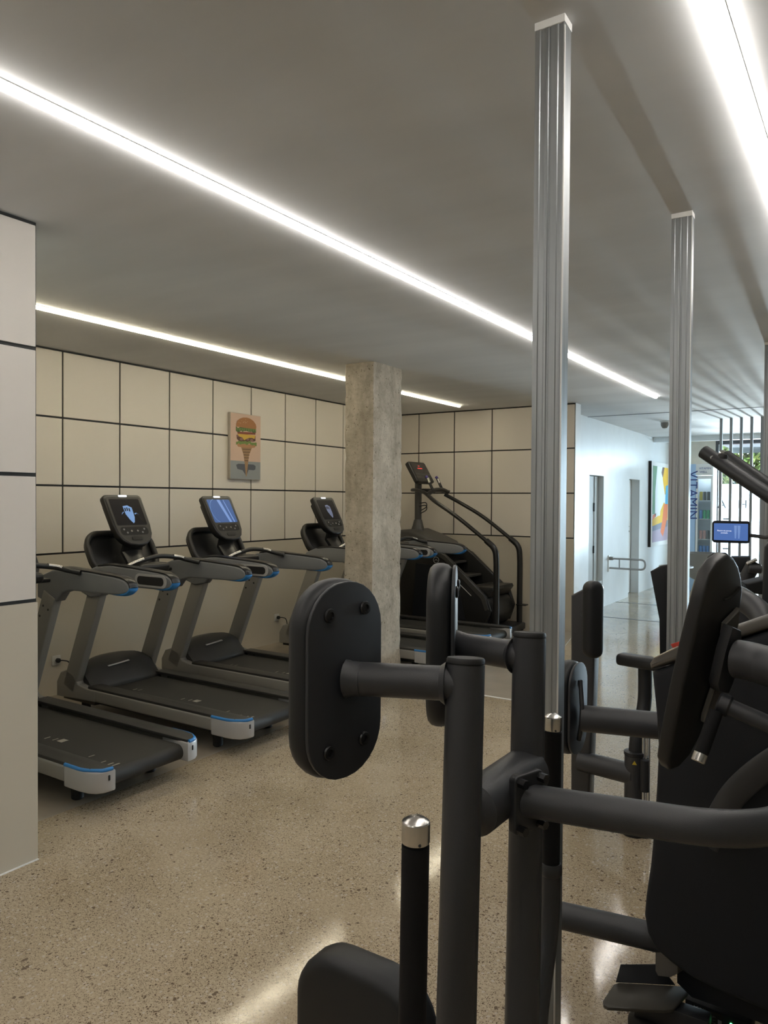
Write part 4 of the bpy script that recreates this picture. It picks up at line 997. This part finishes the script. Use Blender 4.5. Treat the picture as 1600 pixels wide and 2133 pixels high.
# pad on a thick horizontal tube
tb0, tb1 = at(1212, 1496, 3.02), at(1420, 1526, 2.90); tb1.z = tb0.z
mk('thick_tube', tube(B(), [tb0, tb1], .053, 28), 'frame_grey', t)
mk('tube_post', tube(B(), [V((tb1.x, tb1.y, 0)), V((tb1.x, tb1.y, tb1.z + .05))], .050, 20), 'frame_grey', t)
mk('floor_foot', cyl(B(), (tb1.x, tb1.y, .011), .065, .022, bev=.004), 'rubber', t)
sc_ = at(1206, 1475, 3.06)
sn = V((math.cos(math.radians(-2)), math.sin(math.radians(-2)), 0))
mk('side_plate', frame_pad(sc_, V((0, 0, 1)), sn, .20, .375, .09, .010, .002), 'pad_plate', t)
mk('side_pad', frame_pad(sc_ - sn * .0105, V((0, 0, 1)), sn, .206, .385, .095, .066, .024), 'vinyl_black', t)
for dz in (.10, -.11):
    mk('bolt', cyl(B(), sc_ + V((0, .02, dz)), .014, .02, sn, 12, .003), 'bolt_black', t)
mk('hook_bracket', tube(B(), spline([sc_ + sn * .012 + V((0, -.02, .12)), sc_ + sn * .03 + V((0, -.05, .02)), sc_ + sn * .03 + V((0, -.06, -.05)), sc_ + sn * .012 + V((0, -.03, -.12))], 5), .010, 8), 'frame_dark', t)
# slanted back rest half hidden by the second steel column
sb = [at(1353, 1190, 4.3), at(1374, 1178, 4.3), at(1410, 1172, 4.3), at(1410, 1380, 4.2), at(1373, 1380, 4.2), at(1372, 1290, 4.25)]
mk('back_rest', prism(B(), sb, V((.03, .10, 0)), .012, 3), 'vinyl_black', t)
mk('back_rest_post', boxr(at(1400, 1380, 4.2).x - .03, at(1400, 1380, 4.2).x + .04, at(1400, 1380, 4.2).y + .01, at(1400, 1380, 4.2).y + .08, 0, .86, .01), 'frame_grey', t)

# ================================================================== MACHINE WITH THE TABLET SCREEN
t = thing('leg_machine', (at(1560, 1300, 5.2).x, at(1560, 1300, 5.2).y, 0), 'black machine with a blue tablet screen on an arm before the slats', 'gym machine')
tp = at(1523, 1108, 5.6)
nn = (CAM - tp); nn.z = 0; nn.normalize(); nn = Quaternion(V((0, 0, 1)), math.radians(-8)) @ nn; vv = V((0, 0, 1)).cross(nn)
tab = mk('tablet', frame_pad(tp + nn * .012, V((0, 0, 1)), nn, .262, .168, .022, .024, .004), 'tower_black', t)
mat('tablet_blue', (.01, .02, .06), .25, emit=(.09, .19, .52), estr=.62)
mk('display', prism(B(), [tp + nn * .0124 + vv * a + V((0, 0, b)) for a, b in rrect(.236, .128, .004, 2)], nn * .0006), 'tablet_blue', tab)
letters('lettering', 'Flexión de piernas', .0135, 'screen_white', tab, tp + nn * .0135 - vv * .045 + V((0, 0, .004)), vv, (0, 0, 1), .0004)
letters('lettering', 'acostado', .0135, 'screen_white', tab, tp + nn * .0135 - vv * .045 + V((0, 0, -.012)), vv, (0, 0, 1), .0004)
for dx in (.032, .056):
    mk('leg_picture', prism(B(), [tp + nn * .0132 + vv * (dx + a) + V((0, 0, b)) for a, b in ((-.010, .05), (.010, .05), (.008, .0), (.004, -.048), (-.004, -.048), (-.007, .0))], nn * .0004), 'screen_glow', tab)
mk('tablet_arm', tube(B(), spline([tp + vv * .10 - nn * .03 - V((0, 0, .02)), tp + vv * .22 - nn * .02 - V((0, 0, .035)), tp + vv * .27 - V((0, 0, .06)), tp + vv * .27 - V((0, 0, .35))], 6), .014, 14), 'frame_grey', t)
q0 = tp + vv * .27
mk('main_post', boxr(q0.x - .04, q0.x + .04, q0.y - .04, q0.y + .04, .0, q0.z - .30, .01), 'frame_dark', t)
s1 = at(1500, 1230, 4.6)
rnp = [(1466, 1192), (1474, 1160), (1484, 1152), (1512, 1152), (1522, 1160), (1530, 1300), (1470, 1300)]
pz = (CAM - s1); pz.z = 0; pz.normalize()
mk('rear_pad', prism(B(), [onp(x, y, s1, pz) for x, y in rnp], -pz * .07, .015, 3), 'vinyl_black', t)
s2 = at(1548, 1190, 5.0)
mk('cross_pad', prism(B(), [onp(x, y, s2, pz) for x, y in ((1524, 1160), (1564, 1160), (1564, 1192), (1524, 1194))], -pz * .12, .012, 3), 'vinyl_black', t)
mk('lever', tube(B(), [at(1545, 1222, 4.9), at(1572, 1172, 4.9)], .045, 14), 'rubber', t)
mk('joint', cyl(B(), at(1573, 1185, 4.85), .03, .08, (1, .3, 0), 16, .006), 'frame_grey', t)
mk('joint', cyl(B(), at(1566, 1170, 4.85), .012, .07, (1, .3, .6), 12, .003), 'aluminium', t)
mk('seat', prism(B(), [at(1553, 1216, 4.4), at(1590, 1207, 4.4), at(1640, 1200, 4.4), at(1640, 1245, 4.4), at(1560, 1236, 4.4)], V((-.05, .18, 0)), .015, 3), 'vinyl_black', t)
mk('stand', boxr(s1.x - .05, s1.x + .05, s1.y + .05, s1.y + .15, 0, 1.2, .01), 'frame_dark', t)
mk('base_frame', boxr(min(s1.x, q0.x) - .05, max(s1.x, q0.x) + .9, s1.y + .03, s1.y + .17, .0, .09, .01), 'frame_dark', t)
mk('base_frame', boxr(q0.x - .05, q0.x + .05, s1.y + .1, q0.y + .1, .0, .09, .01), 'frame_dark', t)

# ================================================================== MACHINE WITH TWO RAISED ARMS
t = thing('lever_machine', (.25, 4.3, 0), 'black machine with two raised round arms at the right edge', 'gym machine')
a0, a1 = at(1466, 941, 4.0), at(1700, 1098, 3.5)
u1 = mk('raised_arm', tube(B(), [a0, a1], .036, 24), 'frame_dark', t)
mk('arm_screw', cyl(B(), a0 + (a1 - a0).normalized() * .06 + (CAM - a0).normalized() * .036, .010, .008, (CAM - a0), 12), 'aluminium', u1)
mk('arm_knob', lathe(B(), [(.025, 0), (.025, .02), (.018, .03), (0, .033)], a0 + (a1 - a0).normalized() * .13 + V((0, 0, .025)), (.3, 0, 1), 14), 'rubber', u1)
b0, b1 = at(1512, 950, 4.3), at(1720, 1092, 3.75)
u2 = mk('raised_arm', tube(B(), [b0, b1], .036, 24), 'frame_dark', t)
mk('arm_joint', cyl(B(), b0 - (b1 - b0).normalized() * .015, .022, .05, (b1 - b0), 14, .004), 'chrome', u2)
mk('arm_joint', cyl(B(), b0 - V((0, 0, .03)), .014, .05, (0, 1, .3), 12, .003), 'chrome', u2)
ctr = (a1 + b1) / 2
mk('upright', boxr(ctr.x - .06, ctr.x + .06, ctr.y - .20, ctr.y + .20, 0, ctr.z + .10, .02), 'frame_dark', t)
mk('base_plate', boxr(ctr.x - .5, ctr.x + .12, ctr.y - .3, ctr.y + .3, 0, .05, .01), 'frame_dark', t)
ed = at(1610, 1195, 3.2); ez = (CAM - ed); ez.z = 0; ez.normalize()
mk('edge_pad', prism(B(), [onp(x, y, ed, ez) for x, y in ((1592, 1140), (1600, 1130), (1680, 1130), (1680, 1300), (1590, 1290), (1587, 1262))], -ez * .08, .012, 3), 'vinyl_black', t)
mk('edge_pad_arm', tube(B(), [onp(1650, 1215, ed, ez) - ez * .05, V((ctr.x, ctr.y, onp(1650, 1215, ed, ez).z))], .03, 16), 'frame_dark', t)
mk('curved_tube', tube(B(), spline([at(1520, 1236, 2.75), at(1552, 1252, 2.7), at(1585, 1280, 2.62), at(1605, 1330, 2.55), at(1612, 1400, 2.5)], 7), .042, 22), 'frame_grey', M2)
top2 = [(1525, 1318), (1560, 1309), (1620, 1312), (1680, 1320), (1680, 1342), (1600, 1338), (1525, 1336)]
dk = at(1570, 1325, 2.9)
mk('bolt_cover', prism(B(), [fp(x, y, dk.z) for x, y in top2], V((0, 0, -.16)), .012, 3), 'satin_taupe', M2)
for px_, py_ in ((1583, 1317), (1560, 1331), (1598, 1328)):
    mk('bolt', cyl(B(), fp(px_, py_, dk.z) + V((0, 0, .005)), .012, .012, bev=.004, n=12), 'bolt_black', M2)
mk('bolt_body', boxr(dk.x - .05, dk.x + .35, dk.y, dk.y + .3, 0, dk.z - .15, .02), 'tower_black', M2)
sc2 = at(1580, 1300, 3.1); sz2 = (CAM - sc2); sz2.z = 0; sz2.normalize()
mk('side_cover', prism(B(), [onp(x, y, sc2, sz2) for x, y in ((1532, 1264), (1556, 1254), (1660, 1290), (1660, 1335), (1532, 1335))], -sz2 * .22, .015, 3), 'frame_dark', M2)
mk('cover_edge', tube(B(), [onp(1540, 1268, sc2, sz2) + sz2 * .012, onp(1572, 1262, sc2, sz2) + sz2 * .012], .004, 6), 'aluminium', M2)
